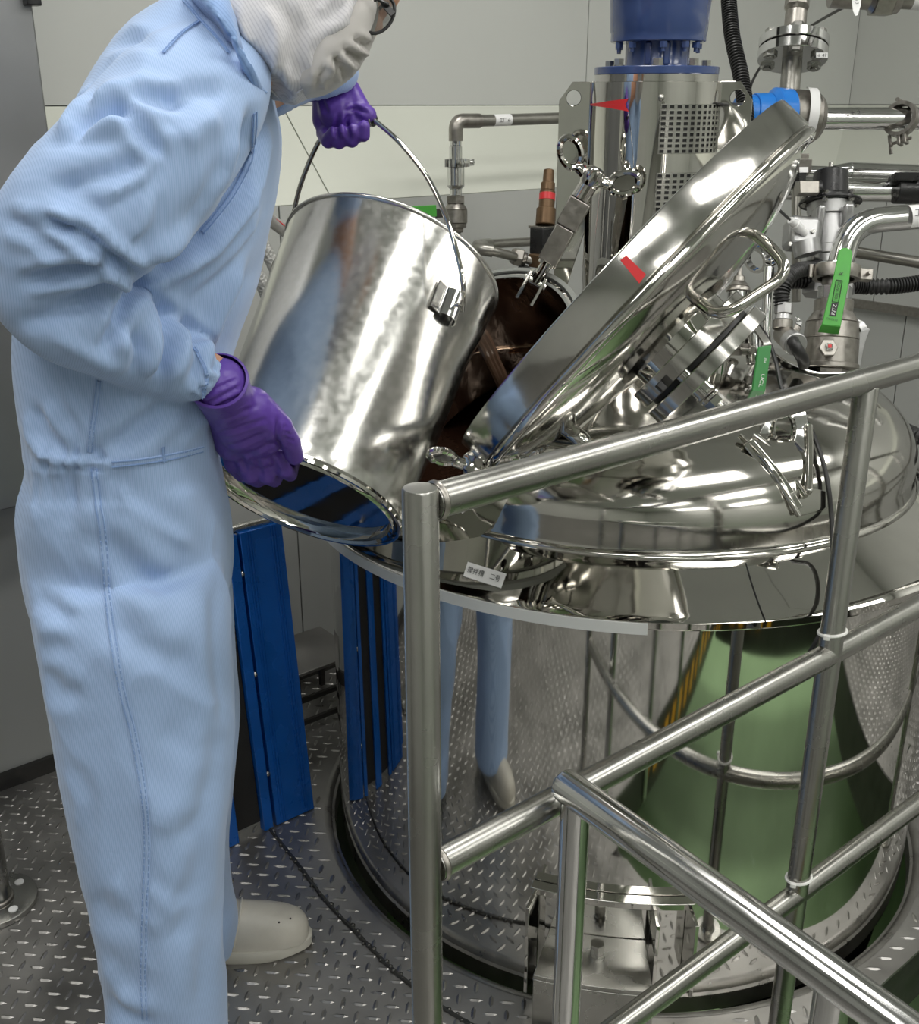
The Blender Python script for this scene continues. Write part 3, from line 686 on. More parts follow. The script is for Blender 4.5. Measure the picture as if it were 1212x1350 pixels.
MB().lathe([(0, .008), (r0-.016, .008), (r0-.013, .004), (r0-.012, -.003), (r0-.008, -.006), (r0-.005, -.002), (r0-.004, .002), (r0-.001, -.004), (r0+.003, -.004), (r0+.004, 0), (r0+.002, .005)], Bb, BA, 128).build('bucket_base', 'mirror', bk)
lipz = min((Bm + (BX.cross(BA)*math.cos(t) + BX*math.sin(t))*r1).z for t in np.linspace(0, 2*PI, 90)) + .004
vs = []
for t in np.linspace(0, 2*PI, 72, endpoint=False):
    e = BX.cross(BA)*math.cos(t)+BX*math.sin(t); za, zb_ = (Bb+e*(r0-.003)).z, (Bm+e*(r1-.004)).z; s_ = (lipz-za)/(zb_-za) if abs(zb_-za) > 1e-6 else 0
    s_ = min(max(s_, .02), .995); vs.append(Bb+BA*BL*s_+e*((r0-.009)+(r1-r0-.0)*s_))
li = MB().add(vs+[sum(vs, Vector())/len(vs)], [(i, (i+1) % 72, 72) for i in range(72)]).build('brown_liquid', 'liquid', bk)
# pouring stream
mb = MB()
for k in range(3):
    o = Vector((.004*k-.004, .003*k, 0))
    pts = bez([W(624+3*k, 434, 1.71)+o, W(636+3*k, 452, 1.725)+o, W(648+2*k, 476, 1.74)+o, W(662+1.5*k, 506, 1.77)+o, W(676, 552, 1.86)+o, W(684, 590, 1.98)+o], 6)
    mb.tube(pts, [.008*(1-.45*i/len(pts)) for i in range(len(pts))], 10)
tag(mb.build('liquid_stream', 'stream'), 'brown liquid stream pouring from the bucket lip into the manway', 'liquid')['kind'] = 'stuff'
# bail ear on the near side
BKV = surf(bd); ec, en = hit(592, 405, BKV); en = en if en.dot(ray(592, 405)) < 0 else -en
eg = BA.cross(en).normalized()
mb = MB(); vs = []; k = 16
for h in (-.021, .021):
    for rr in (.0165, .0150):
        for i in range(k+1):
            a = PI*i/k; vs.append(ec + BA*h + eg*rr*math.cos(a) + en*(rr*1.05*math.sin(a)+.0005))
n_ = k+1; fs = []
for i in range(k): fs += [(i, i+1, 2*n_+i+1, 2*n_+i), (n_+i, n_+i+1, 3*n_+i+1, 3*n_+i), (i, i+1, n_+i+1, n_+i), (2*n_+i, 2*n_+i+1, 3*n_+i+1, 3*n_+i)]
mb.add(vs, fs)
mb.box(ec+eg*-.024+en*.0015, eg*.009, BA*.021, en*.0012)
ear = mb.build('bail_ear', 'bright', bk)
MB().lathe([(0, 0), (.0145, 0)], ec-BA*.0135+en*.004, BA, 20).build('ear_shadow_plug', 'rubber', ear) if False else None
ef = Bb+BA*(ec-Bb).dot(BA)-(ec-(Bb+BA*(ec-Bb).dot(BA)))
MB().tube([ef+BA*h-en*.004 for h in (-.02, .02)], .014, 14).build('bail_ear', 'bright', bk)
bail = [ec+en*.012+BA*.004+eg*.014, W(611, 378, 1.435), W(603, 335, 1.430), W(588, 285, 1.435), W(563, 233, 1.455), W(530, 191, 1.475), W(504, 167, 1.495), W(490, 158, 1.505), W(472, 157, 1.515), W(448, 161, 1.535), W(428, 176, 1.560), W(412, 204, 1.585), W(396, 245, 1.615), W(386, 285, 1.645), W(377, 320, 1.665), W(358, 370, 1.695), ef]
MB().tube(bez(bail, 7), .0036, 12).build('bail_wire', 'mirror', bk)
g0, g1 = W(492, 157, 1.505), W(436, 162, 1.547)
gr = MB().lathe([(.0045, 0), (.0095, 0), (.0098, .002), (.0098, (g1-g0).length-.002), (.0095, (g1-g0).length), (.0045, (g1-g0).length)], g0, g1-g0, 20).build('bail_grip', 'rubber', bk)
MB().lathe([(.0090, -.0012), (.0102, 0), (.0100, .003)], g0, g1-g0, 20).build('grip_end', 'satin', gr)
# ================================================================= PIPEWORK
def cone_line(a, b):
    d_ = (b-a); return d_.length, d_.normalized()
def ST(parent, pa, pb, z0, z1, ents):
    """stack of turned pieces along a line; positions and radii in photo pixels at depth z0..z1"""
    a, b = W(*pa, z0), W(*pb, z1); Lm, d_ = cone_line(a, b); Lp = math.hypot(pb[0]-pa[0], pb[1]-pa[1]); k = Lm/Lp; zc = (z0+z1)/2; out = []
    for e in ents:
        nm, s0, s1, r0, r1, m = e[:6]; seg = e[6] if len(e) > 6 else 28; q = zc/FOC
        r0 *= q; r1 *= q; p0, p1 = a+d_*s0*k, a+d_*s1*k; L_ = (p1-p0).length; bv = min(.0012, L_*.2, r0*.2)
        out.append(MB().lathe([(0, 0), (r0-bv, 0), (r0, bv), (r1, L_-bv), (r1-bv, L_), (0, L_)], p0, p1-p0, seg).build(nm, m, parent))
    return out
def bolt(p, ax, r, L_, parent, nm='bolt', m='satin'):
    ax = ax.normalized(); mb = MB(); mb.cyl(p-ax*L_/2, p+ax*L_/2, r*.55, seg=10); mb.hexa(p+ax*(L_/2-r*1.0), p+ax*(L_/2), r); mb.hexa(p-ax*(L_/2-r*.2), p-ax*(L_/2-r*1.1), r); return mb.build(nm, m, parent)
def tri_clamp(c, ax, lug_dir, R1, parent, m='bright', wing=True):
    ax = Vector(ax).normalized(); ld = Vector(lug_dir); ld = (ld-ax*ld.dot(ax)).normalized(); c = Vector(c); sd = ax.cross(ld)
    h = R1*.28
    ob = MB().lathe([(R1*.78, -h), (R1, -h), (R1*1.02, -h*.3), (R1*1.02, h*.3), (R1, h), (R1*.78, h), (R1*.78, -h)], c, ax, 36).build('tri_clamp', m, parent)
    for sg in (-1, 1):
        mb = MB(); mb.box(c+ld*(R1*1.25)+sd*R1*.16*sg, ld*R1*.28, sd*R1*.10, ax*h*.9)
        mb.build('clamp_lug', m, ob, bevel=R1*.04)
    mb = MB(); mb.cyl(c+ld*R1*1.28-sd*R1*.5, c+ld*R1*1.28+sd*R1*.62, R1*.09, seg=12); mb.build('clamp_bolt', m, ob)
    if wing: 
        w0 = c+ld*R1*1.28+sd*R1*.62
        mb = MB(); mb.cyl(w0, w0+sd*R1*.16, R1*.18, seg=14)
        for sg in (-1, 1): mb.box(w0+ld*R1*.34*sg+sd*R1*.12, ld*R1*.24, sd*R1*.10, ax*R1*.06)
        mb.build('wing_nut', m, ob, bevel=R1*.03)
    mb = MB(); mb.cyl(c-ld*R1*1.12-ax*h, c-ld*R1*1.12+ax*h, R1*.12, seg=12); mb.build('hinge_pin', m, ob)
    return ob
def corrugated(pts, r, name, m, parent, pitch=.0052, seg=14):
    path = bez(pts, 60); out = [path[0]]; acc = 0
    for p in path[1:]:
        if (p-out[-1]).length >= pitch/4: out.append(p)
    rs = [r*(1+.13*(1 if (i//2) % 2 else -1)) for i in range(len(out))]
    return MB().tube(out, rs, seg).build(name, m, parent, ang=60)
def wrap(parent, pa, pb, zc, ang0, ang1, r, nm, m, up):     # label wrapped on a pipe: band of a cylinder
    a, b = W(*pa, zc), W(*pb, zc); return MB().lathe([(r, 0), (r, (b-a).length)], a, b-a, 16, ang0, ang1, xa=up).build(nm, m, parent)

# ---- left drop pipe against the wall
no_ = -2.0
def zdep(px, py, no): r = ray(px, py); return no/r.dot(N)
zA = zdep(601, 230, no_)
lp = thing('drop_pipe', 'grey steel pipe with elbow, clamp and green-handled valve against the back wall', 'pipe', W(601, 400, zA))
e0 = WN(601, 182, no_); e1 = WN(601, 159.5, no_); e2 = WN(625, 159.5, no_); e3 = WN(745, 155.5, no_); rp = 7.6*zA/FOC
e4 = e3 + (e3-e2).normalized()*.55
MB().tube(fillet([WN(601, 186, no_), e1, WN(632, 159.3, no_)], .045, 10), rp*1.22, 20).build('elbow', 'fitting', lp)
MB().tube([WN(628, 159.4, no_), e3, e4], rp, 20).build('horizontal_pipe', 'pipe', lp)
MB().tube(fillet([e4-D*.01, e4+D*.04, e4+D*.04-N*.3], .03), rp*1.15, 16).build('elbow', 'fitting', lp)
ST(lp, (601, 170), (601, 402), zA, zdep(601, 400, no_), [
    ('thread_tape', 11, 15, 8.5, 8.5, 'white'), ('nipple', 15, 22, 7.5, 7.5, 'bright'), ('reducer', 22, 43, 8.4, 8.4, 'bright'), ('ferrule', 40, 43, 15, 15, 'bright'), ('ferrule', 46, 49, 15, 15, 'bright'),
    ('reducer', 49, 73, 11.5, 11.5, 'bright'), ('reducer', 73, 77, 11.5, 8.5, 'bright'), ('nipple', 77, 86, 8, 8, 'bright'), ('hex_nut', 86, 96, 13, 13, 'fitting', 6), ('valve_body', 96, 104, 11, 15.5, 'fitting'),
    ('valve_body', 104, 122, 15.5, 15.5, 'fitting'), ('valve_collar', 122, 128, 14.5, 14, 'fitting'), ('hex_nut', 128, 134, 12, 11, 'fitting', 6), ('nipple', 134, 148, 7.5, 7.5, 'bright'), ('lower_pipe', 148, 232, 8.2, 8.2, 'pipe')])
tri_clamp(WN(603, 214.5, no_), UP, D, 17*zA/FOC, lp, 'bright')
cxx = WN(600, 282, no_+.03)
MB().box(WN(580, 281, no_+.035), D*.012, N*.003, UP*.010).build('valve_stem', 'darkmetal', lp, bevel=.001)
hz = zdep(548, 281, no_+.04)
hpts = [WN(x, y, no_+.04) for x, y in ((511, 278), (517, 275), (540, 272), (574, 270), (575, 285.5), (553, 286), (530, 289), (514, 288))]
hdl = MB().prism(hpts, N*.004).build('green_lever', 'green', lp, bevel=.0012)
q = [WN(x, y, no_+.0455) for x, y in ((513, 276.6), (533.5, 276), (533.5, 284), (513.5, 284))]
yl = MB().add(q, [(0, 1, 2, 3)]).build('yellow_tag', mat('yellow_label', (.72, .55, .02), .4), hdl, smooth=False) if False else None
yl = MB().add(q, [(0, 1, 2, 3)]).build('yellow_tag', mat('yellow_label', (.72, .55, .02), .4), hdl, smooth=False)
cq = sum(q, Vector())/4; tl = lettering('排空', cq+N*.0003, q[1]-q[0], UP, .0085, hdl, 'ink', lift=.0004)
# label on the horizontal pipe
pc = WN(651, 158.6, no_); pd = (e3-e2).normalized()
lb_ = MB().lathe([(rp+.0004, 0), (rp+.0004, .052)], pc-pd*.004, pd, 14, -1.3, 1.3, xa=N).build('pipe_label', 'white', lp)
lettering('工厂 ←', pc+pd*.023+N*(rp+.0002), pd, UP, .0095, lp, 'ink', lift=.001, width=.034)

# ---- small solenoid valve loop left of the agitator
no2 = -1.86
z2 = zdep(690, 330, no2)
sv = thing('solenoid_valve', 'brass solenoid valve with black coil and grey pipe loop behind the manway', 'valve', W(715, 350, z2))
MB().tube(fillet([WN(712, 318, no2-.12), WN(640, 322, no2-.12), WN(632, 326, no2-.03), WN(650, 331, no2), WN(684, 340, no2)], .02), 6.2*z2/FOC, 16).build('pipe_loop', 'pipe', sv)
MB().tube(fillet([WN(645, 322, no2-.12), WN(629, 324, no2-.09), WN(632, 328, no2-.02), WN(650, 331, no2)], .018), 8*z2/FOC, 16).build('elbow', 'pipe', sv)
ST(sv, (650, 331), (712, 346), z2, z2, [('union', 24, 30, 9, 11, 'fitting'), ('union', 30, 41, 12, 12, 'fitting', 6), ('union', 41, 46, 9, 8, 'fitting'), ('nipple', 46, 62, 6, 6, 'pipe')])
MB().box(W(714, 343, z2), D*.024, N*.018, UP*.015).build('brass_body', 'brass', sv, bevel=.002)
MB().box(W(716, 317, z2), D*.022, N*.022, UP*.030).build('coil', 'black', sv, bevel=.003)
MB().box(W(716, 299, z2), D*.024, N*.024, UP*.003).build('coil_cap', 'fitting', sv, bevel=.001)
st_ = ST(sv, (719, 297), (724, 224), z2, z2, [('brass_stem', 0, 22, 13, 13, 'brass'), ('brass_stem', 22, 45, 10.5, 10.5, 'brass'), ('brass_stem', 45, 56, 9.5, 9.5, 'brass'), ('brass_stem', 56, 73, 7.5, 7, 'brass')])
ST(sv, (719, 297), (724, 224), z2, z2, [('red_label', 32, 42, 10.8, 10.8, 'red')])
MB().tube([W(693, 352, z2), W(684, 372, z2+.02)], 9*z2/FOC, 12).build('bracket_leg', 'rubber', sv)

# ---- hoses behind the bucket
t = thing('clear_hose', 'clear hose with a thin red line running behind the bucket handle', 'hose', W(370, 298, 2.1))
cl = mat('clear_pvc', (.48, .47, .45), .15, 0, trans=.45, coat=.5)
MB().tube(bez([W(310, 262, 2.0), W(340, 278, 2.05), W(372, 302, 2.1), W(420, 340, 2.15), W(440, 420, 2.2)], 8), .0125, 16).build('hose_wall', cl, t)
MB().tube(bez([W(310, 255, 1.985), W(340, 271, 2.035), W(372, 295, 2.085), W(420, 333, 2.13)], 8), .0012, 6).build('red_line', 'red', t)
brd = mat('braided_hose', (.42, .42, .40), .3, 0, bump=[('voronoi', (190, 190, 190), .9, .003)], coat=.3)
for k, (dx, dy, la) in enumerate(((0, 0, 'braided hose behind the bucket, nearer the wall of the two'), (-14, 28, 'braided hose behind the bucket, nearer the worker of the two'))):
    t = thing('braided_hose', la, 'hose', W(355+dx, 340+dy, 1.95))
    MB().tube(bez([W(318+dx, 282+dy, 1.9-dy*.004), W(345+dx, 320+dy, 1.93-dy*.004), W(365+dx, 358+dy, 1.95-dy*.004), W(388+dx*1.6, 410+dy, 1.98-dy*.004), W(395+dx*3, 520+dy, 2.0-dy*.004)], 8), .0125, 16).build('hose_wall', brd, t)
    MB().tube([W(394+dx*3, 500+dy, 2.0-dy*.004), W(396+dx*3, 545+dy, 2.0-dy*.004)], .0155, 16).build('hose_clip', 'satin', t)

# ---- right-hand pipework
def ln(a, b, z0, z1, r, nm, m, par, seg=20): return MB().tube([W(*a, z0), W(*b, z1)], r*((z0+z1)/2)/FOC, seg).build(nm, m, par)
# diaphragm valve with flanges
zF = 2.30
dv = thing('flow_meter', 'blue-headed steel inline flow meter with bolted flanges behind the tank lid', 'meter', W(1040, 150, zF))
ax = W(1083, 157, zF)-W(980, 150, zF); ax.normalize()
ST(dv, (972, 148), (1090, 157), zF-.02, zF+.02, [('blue_neck', 0, 20, 22, 23, 'blueact'), ('blue_neck', 20, 40, 25, 27, 'blueact'), ('blue_flange', 46, 66, 34, 34, 'blueact'), ('blue_flange', 40, 46, 28, 34, 'blueact'), ('steel_drum', 66, 98, 34, 34, 'fitting', 48), ('steel_drum', 98, 106, 33, 28, 'fitting', 48)])
cdr = W(1057, 152, zF); rr = 34.4*zF/FOC
MB().lathe([(rr, -.010), (rr, .010)], cdr+ax*.012, ax, 20, -1.1, 1.25, xa=cdir(.1, -.3, -1)).build('drum_label', 'white', dv)
lettering('OPTIFLUX', cdr+ax*.010+cdir(.1, -.1, -1)*rr, cdir(0, 1, 0), cdir(1, 0, 0), .006, dv, 'ink', lift=.002, width=.05) if False else None
for dy in (-27, 28): bolt(W(1034, 152+dy*.9, zF-.03), ax, .008, .03, dv, 'flange_bolt')
ST(dv, (1042, 113), (1054, -30), zF, zF, [('riser', -12, 35, 13, 13, 'pipe'), ('lower_flange', 34, 47, 45, 45, 'bright', 48), ('flange_gap', 46, 50, 38, 38, 'rubber', 40), ('upper_flange', 49, 61, 45, 45, 'bright', 48), ('riser', 60, 98, 14.5, 14, 'fitting'), ('riser_nut', 98, 104, 13, 16, 'fitting'), ('riser_nut', 104, 125, 16, 15, 'fitting', 8), ('riser', 125, 143, 13, 13, 'pipe')])
fa = (W(1054, -30, zF)-W(1042, 113, zF)).normalized(); fc = W(1046, 66, zF); fx = fa.cross(cdir(0, 0, 1)).normalized(); fy = fa.cross(fx)
for k in range(6):
    a = k*PI/3+.35; bolt(fc + (fx*math.cos(a)+fy*math.sin(a))*.056, fa, .0165*.9, .062, dv, 'flange_bolt')
ft = MB().box(W(1084, 73, zF-.075), cdir(1, 0, 0)*.012, cdir(0, 0, 1)*.001, cdir(0, 1, 0)*.0055).build('flange_tag', 'white', dv, smooth=False)
lettering('↓ 47', W(1084, 73, zF-.077), cdir(1, 0, 0), cdir(0, -1, 0), .007, dv, 'ink', lift=.001)
# polished pipe to the right with clamp
hp1 = thing('polished_pipe', 'polished horizontal pipe with a clamp leaving the blue-headed meter to the right', 'pipe', W(1150, 157, zF))
MB().tube([W(1080, 156.5, zF+.01), W(1400, 156, zF+.02)], 14*zF/FOC, 28).build('pipe_wall', 'bright', hp1)
hx = (W(1400, 156, zF+.02)-W(1080, 156.5, zF+.01)).normalized()
tri_clamp(W(1188, 157, zF), (hx+cdir(0, 0, .45)).normalized(), cdir(.12, 1, 0), 22.5*zF/FOC, hp1, 'fitting')
MB().lathe([(14.1*zF/FOC, 0), (17*zF/FOC, .003), (17*zF/FOC, .01), (14.1*zF/FOC, .014)], W(1196, 157, zF), hx, 28).build('ferrule', 'bright', hp1)
lettering('+ 2', W(1128, 149, zF-14*zF/FOC), cdir(1, 0, 0), cdir(0, -1, 0), .011, hp1, 'ink', lift=.0015)
# ceiling-side fitting at the top right
tr_ = thing('pipe_union', 'grey threaded pipe union crossing the top right corner', 'pipe', W(1160, 0, 2.1))
ST(tr_, (1090, -8), (1260, 0), 2.1, 2.1, [('pipe_wall', 5, 70, 17, 17, 'fitting'), ('union_nut', 54, 62, 16, 22, 'fitting'), ('union_nut', 62, 86, 26, 26, 'fitting', 6), ('union_nut', 86, 96, 22, 20, 'fitting'), ('pipe_wall', 96, 200, 14, 14, 'pipe'), ('pipe_label', 112, 170, 14.4, 14.4, 'white')])
tg = thing('paper_tag', 'white oval tag hanging from the grey pipe union', 'tag', W(1129, 5, 2.05))
MB().prism([W(x, y, 2.05) for x, y in ((1124, -14), (1133, -14), (1136, -4), (1135, 8), (1131, 20), (1128, 21), (1125, 14), (1124, 4))], cdir(0, 0, 1)*.001).build('tag_card', 'white', tg, smooth=False)
lettering('8 3', W(1130, 2, 2.048), cdir(.1, 1, 0), cdir(1, 0, 0), .006, tg, 'ink', lift=.001)
t = thing('black_cable', 'thin black cable looping from the pipe union behind the flanges to the housing ear', 'cable', W(1010, 90, 2.2))
MB().tube(bez([W(1210, -30, 2.14), W(1150, -4, 2.12), W(1120, 6, 2.14), W(1070, 34, 2.42), W(1035, 58, 2.5), W(1008, 82, 2.44), W(992, 108, 2.32), W(984, 134, 2.22), W(960, 138, 1.83), W(945, 137, 1.80)], 8), .0031, 8).build('cable_sheath', 'rubber', t)
# black corrugated conduit by the motor
t = thing('corrugated_conduit', 'black corrugated conduit hanging down beside the navy motor', 'conduit', W(975, 60, 2.15))
corrugated([W(958, -60, 2.2), W(961, 0, 2.2), W(966, 50, 2.18), W(978, 105, 2.15), W(984, 160, 2.12), W(984, 230, 2.1)], 9.5*2.15/FOC, 'conduit_wall', 'rubber', t)

# pneumatic regulator
zR = 2.15
rg = thing('control_valve', 'cast aluminium control valve with black cylindrical cap behind the lid handle', 'valve', W(1095, 350, zR))
ST(rg, (1096, 216), (1092, 400), zR, zR, [('spindle', -2, 9, 3, 3, 'satin'), ('cap_top', 7, 11, 13, 17, 'black'), ('black_cap', 11, 42, 22, 23, 'black', 36), ('black_collar', 42, 50, 27, 28, 'black', 8), ('black_collar', 50, 53, 40, 40, 'black', 40),
    ('cast_body', 53, 70, 30, 28, 'alu'), ('cast_body', 70, 110, 24, 25, 'alu'), ('cast_body', 110, 122, 27, 27, 'alu'), ('cast_body', 122, 160, 25, 24, 'alu'), ('cast_foot', 160, 172, 34, 34, 'alu', 8)])
for a in np.linspace(0, 2*PI, 7)[:-1]:
    c_ = W(1095, 266, zR) + cdir(math.cos(a), 0, math.sin(a))*.052; bolt(c_, UP, .006, .022, rg, 'cap_bolt')
for px, w_, y0, y1 in ((1076, 6, 275, 345), (1115, 7, 272, 300), (1108, 5, 300, 380)):
    MB().box(W(px, (y0+y1)/2, zR-.035), cdir(1, 0, 0)*w_*zR/FOC, cdir(0, 0, 1)*.02, UP*(y1-y0)/2*zR/FOC).build('cast_rib', 'alu', rg, bevel=.006)
sbk = MB().box(W(1056, 309, zR-.05), cdir(1, .08, 0)*.030, cdir(0, 0, 1)*.03, cdir(-.08, 1, 0)*.030).build('side_block', 'alu', rg, bevel=.010)
MB().tube([W(1062, 318, zR-.085), W(1066, 336, zR-.085)], .026, 20).build('side_lobe', 'alu', rg)
for px, py in ((1042, 322), (1060, 334), (1072, 305), (1071, 318)): MB().lathe([(0, 0), (.004, 0), (.004, .003), (0, .0035)], W(px, py, zR-.082), cdir(0, 0, -1), 12).build('cover_screw', 'satin', rg)
ST(rg, (1042, 290), (1062, 308), zR-.11, zR-.08, [('air_fitting', 0, 8, 5, 5, 'white'), ('air_fitting', 8, 18, 6.5, 6.5, 'white'), ('air_fitting', 18, 27, 5, 5, 'white')])
MB().tube(bez([W(1018, 268, zR-.05), W(1030, 279, zR-.08), W(1043, 291, zR-.11)], 6), .0028, 8).build('air_tube', 'rubber', rg)
ng = ST(rg, (1050, 249), (1086, 248), zR-.05, zR-.05, [('side_valve', 0, 14, 11, 11, 'fitting', 6), ('side_valve', 14, 33, 10, 10, 'black', 12)])
nb = MB().box(W(1066, 248, zR-.09), cdir(1, 0, 0)*.019, cdir(0, 0, 1)*.008, cdir(0, 1, 0)*.0125).build('rating_plate', 'fitting', rg, bevel=.002)
sn = thing('sensor_block', 'small grey sensor block with a white tag beside the black cap', 'sensor', W(1052, 230, zR+.1))
MB().box(W(1053, 222, zR+.1), cdir(1, 0, 0)*.022, cdir(0, 0, 1)*.02, UP*.014).build('sensor_head', 'fitting', sn, bevel=.002)
MB().box(W(1056, 211, zR+.1), cdir(1, 0, 0)*.013, cdir(0, 0, 1)*.015, UP*.009).build('sensor_cap', 'fitting', sn, bevel=.002)
MB().box(W(1060, 224, zR+.065), cdir(1, 0, 0)*.009, cdir(0, 0, 1)*.001, cdir(0, 1, 0)*.0055).build('white_tag', 'white', sn, smooth=False)
ST(sn, (1050, 230), (1050, 400), zR+.1, zR+.12, [('sensor_base', 0, 18, 13, 12, 'black', 6), ('sensor_stem', 18, 168, 6, 6, 'pipe')])
# polished twin pipes at right
tp = thing('polished_manifold', 'pair of fat polished horizontal pipes with a black clamp at the right edge', 'pipe', W(1160, 240, 2.4))
ST(tp, (1020, 225), (1420, 239), 2.45, 2.45, [('upper_pipe', 70, 100, 8, 14, 'bright'), ('upper_pipe', 100, 400, 14, 14, 'bright'), ('upper_pipe', 0, 70, 8, 8, 'bright')])
ST(tp, (1020, 248), (1420, 256), 2.38, 2.38, [('lower_pipe', 0, 400, 15, 15, 'bright')])
ST(tp, (1180, 250), (1250, 252), 2.36, 2.36, [('black_clamp', 0, 60, 18, 18, 'black')]); MB().box(W(1192, 236, 2.34), cdir(1, 0, 0)*.028, cdir(0, 0, 1)*.02, UP*.009).build('black_clamp', 'black', tp, bevel=.002)
gp = thing('sloping_pipe', 'thin grey pipe sloping away to the right below the polished elbow', 'pipe', W(1170, 338, 2.5))
MB().tube([W(1040, 318, 2.6), W(1212, 346, 2.45), W(1300, 361, 2.38)], 7.5*2.5/FOC, 16).build('pipe_wall', 'pipe', gp)

# big ball valve with the bright green lever
zV = 1.98
bv_ = thing('ball_valve', 'large steel ball valve with bright green lever under the polished pipe elbow', 'valve', W(1090, 560, zV))
el = [W(1330, 272, zV+.02), W(1212, 288, zV), W(1160, 293, zV), W(1128, 300, zV), W(1110, 335, zV), W(1103, 372, zV)]
el = fillet([W(1330, 275, zV+.02), W(1122, 293, zV), W(1102, 374, zV)], .085, 14)
MB().tube(el, 16.5*zV/FOC, 28).build('elbow_pipe', 'bright', bv_)
pl_ = W(1204, 287.5, zV); pdx = (el[0]-el[1]).normalized()
MB().lathe([(16.8*zV/FOC, -.012), (16.8*zV/FOC, .03)], pl_, pdx, 16, -1.2, 1.2, xa=cdir(0, -.2, -1)).build('pipe_label', 'white', bv_)
lettering('工A', pl_+pdx*.006+cdir(0, -.15, -1)*16.9*zV/FOC, pdx, cdir(0, -1, 0), .012, bv_, 'ink', lift=.002)
ST(bv_, (1103, 356), (1087, 562), zV, zV+.01, [('ferrule', -8, -2, 26, 27, 'bright'), ('nipple', 10, 24, 17, 17, 'fitting'), ('hex_union', 22, 42, 22, 21, 'bright', 8), ('valve_neck', 40, 60, 25, 25, 'fitting', 36), ('valve_body', 56, 70, 26, 34, 'fitting', 36), ('valve_body', 70, 92, 34, 35.5, 'fitting', 36),
    ('valve_body', 92, 126, 35.5, 36, 'fitting', 36), ('valve_flange', 124, 131, 38, 38, 'fitting', 36), ('hex_base', 131, 146, 27, 25, 'fitting', 6), ('valve_tail', 146, 206, 16, 16, 'bright', 24)])
va = (W(1087, 562, zV)-W(1103, 356, zV)).normalized()
tri_clamp(W(1103, 360, zV), va, cdir(1, .05, 0), 30*zV/FOC, bv_, 'fitting', wing=False)
nt_ = W(1091, 460, zV-.052); mb = MB(); mb.hexa(nt_, nt_+cdir(0, -.2, -1)*.008, .017); mb.build('stem_nut', 'fitting', bv_, bevel=.001)
MB().box(nt_+cdir(0, -.2, -1)*.010, cdir(1, 0, 0)*.006, cdir(0, .2, 1)*.004, cdir(0, 1, 0)*.006).build('stem_square', 'bright', bv_, bevel=.0008)
MB().box(nt_+cdir(0, -.2, -1)*.0145, cdir(1, 0, 0)*.003, cdir(0, .2, 1)*.0004, cdir(0, 1, 0)*.003).build('red_mark', 'red', bv_, smooth=False)
zH = zV-.075
hpv = [(1107, 329), (1110, 327), (1117, 326.5), (1122, 328.5), (1124.5, 333), (1120, 372), (1114, 402), (1109, 431), (1084, 428), (1091, 399), (1100, 362)]
lev = MB().prism([W(x, y, zH) for x, y in hpv], cdir(0, 0, 1)*.004).build('green_lever', 'green', bv_, bevel=.0014)
MB().prism([W(1084, 428, zH), W(1109, 431, zH), W(1106, 441, zH+.022), W(1079, 438, zH+.022)], cdir(0, -.4, 1)*.004).build('lever_heel', 'green', bv_, bevel=.0008)
def onlev(x, y, l=.0006): return W(x, y, zH-l)
ldx = (onlev(1112, 366)-onlev(1097, 424)).normalized()      # reading direction, upwards
ldn = cdir(.26, 0, 0)
rx_ = (W(1114, 338, zH)-W(1098, 415, zH)).normalized(); ry_ = rx_.cross(cdir(0, 0, -1)).normalized(); ry_ = -ry_ if ry_.x > 0 else ry_
def frame_outline(pts, w, m, nm, par):
    q = [onlev(*p, .0012) for p in pts]; mb = MB()
    for a, b in zip(q, q[1:]+q[:1]): mb.tube([a, b], w, 4)
    return mb.build(nm, m, par)
frame_outline([(1103, 369), (1111, 370), (1106, 398.5), (1097.5, 397.5)], .0006, 'ink', 'printed_frame', lev)
mb = MB().add([onlev(*p, .001) for p in ((1097, 399), (1106, 400), (1102, 417), (1093.5, 416))], [(0, 1, 2, 3)]); mb.build('printed_block', 'ink', lev, smooth=False)
def ltext(t, x, y, h, w, m='ink'): return lettering(t, onlev(x, y, .0014), rx_, ry_, h*zH/FOC, lev, m, lift=.0004, width=w*zH/FOC)
ltext('1000 WOG', 1104.5, 383.5, 4.2, 25); ltext('KITZ', 1099.7, 408, 4.6, 13.5, 'white'); ltext('R', 1109.5, 360.5, 4.5, 4)
lettering('OSCS13', onlev(1097, 421, .0014), -ry_, rx_, 2.6*zH/FOC, lev, 'ink', lift=.0004, width=15*zH/FOC)
MB().tube(bez([W(1120, 425, zV), W(1134, 429, zV-.01), W(1138, 436, zV-.01)], 5), .009, 4).build('lever_stop', 'alu', bv_)
strip([W(1141, 432, zV-.005), W(1134, 452, zV), W(1126, 490, zV+.01)], cdir(1, .2, 0)*.018, .004, 'lock_plate', 'alu', bv_, bev=.0008)
strip([W(1018, 468, zV-.03), W(1040, 482, zV-.04), W(1075, 494, zV-.05), W(1120, 494, zV-.05)], cdir(0, .3, 1)*.02, .003, 'identity_strap', 'bright', bv_, bev=.0005)
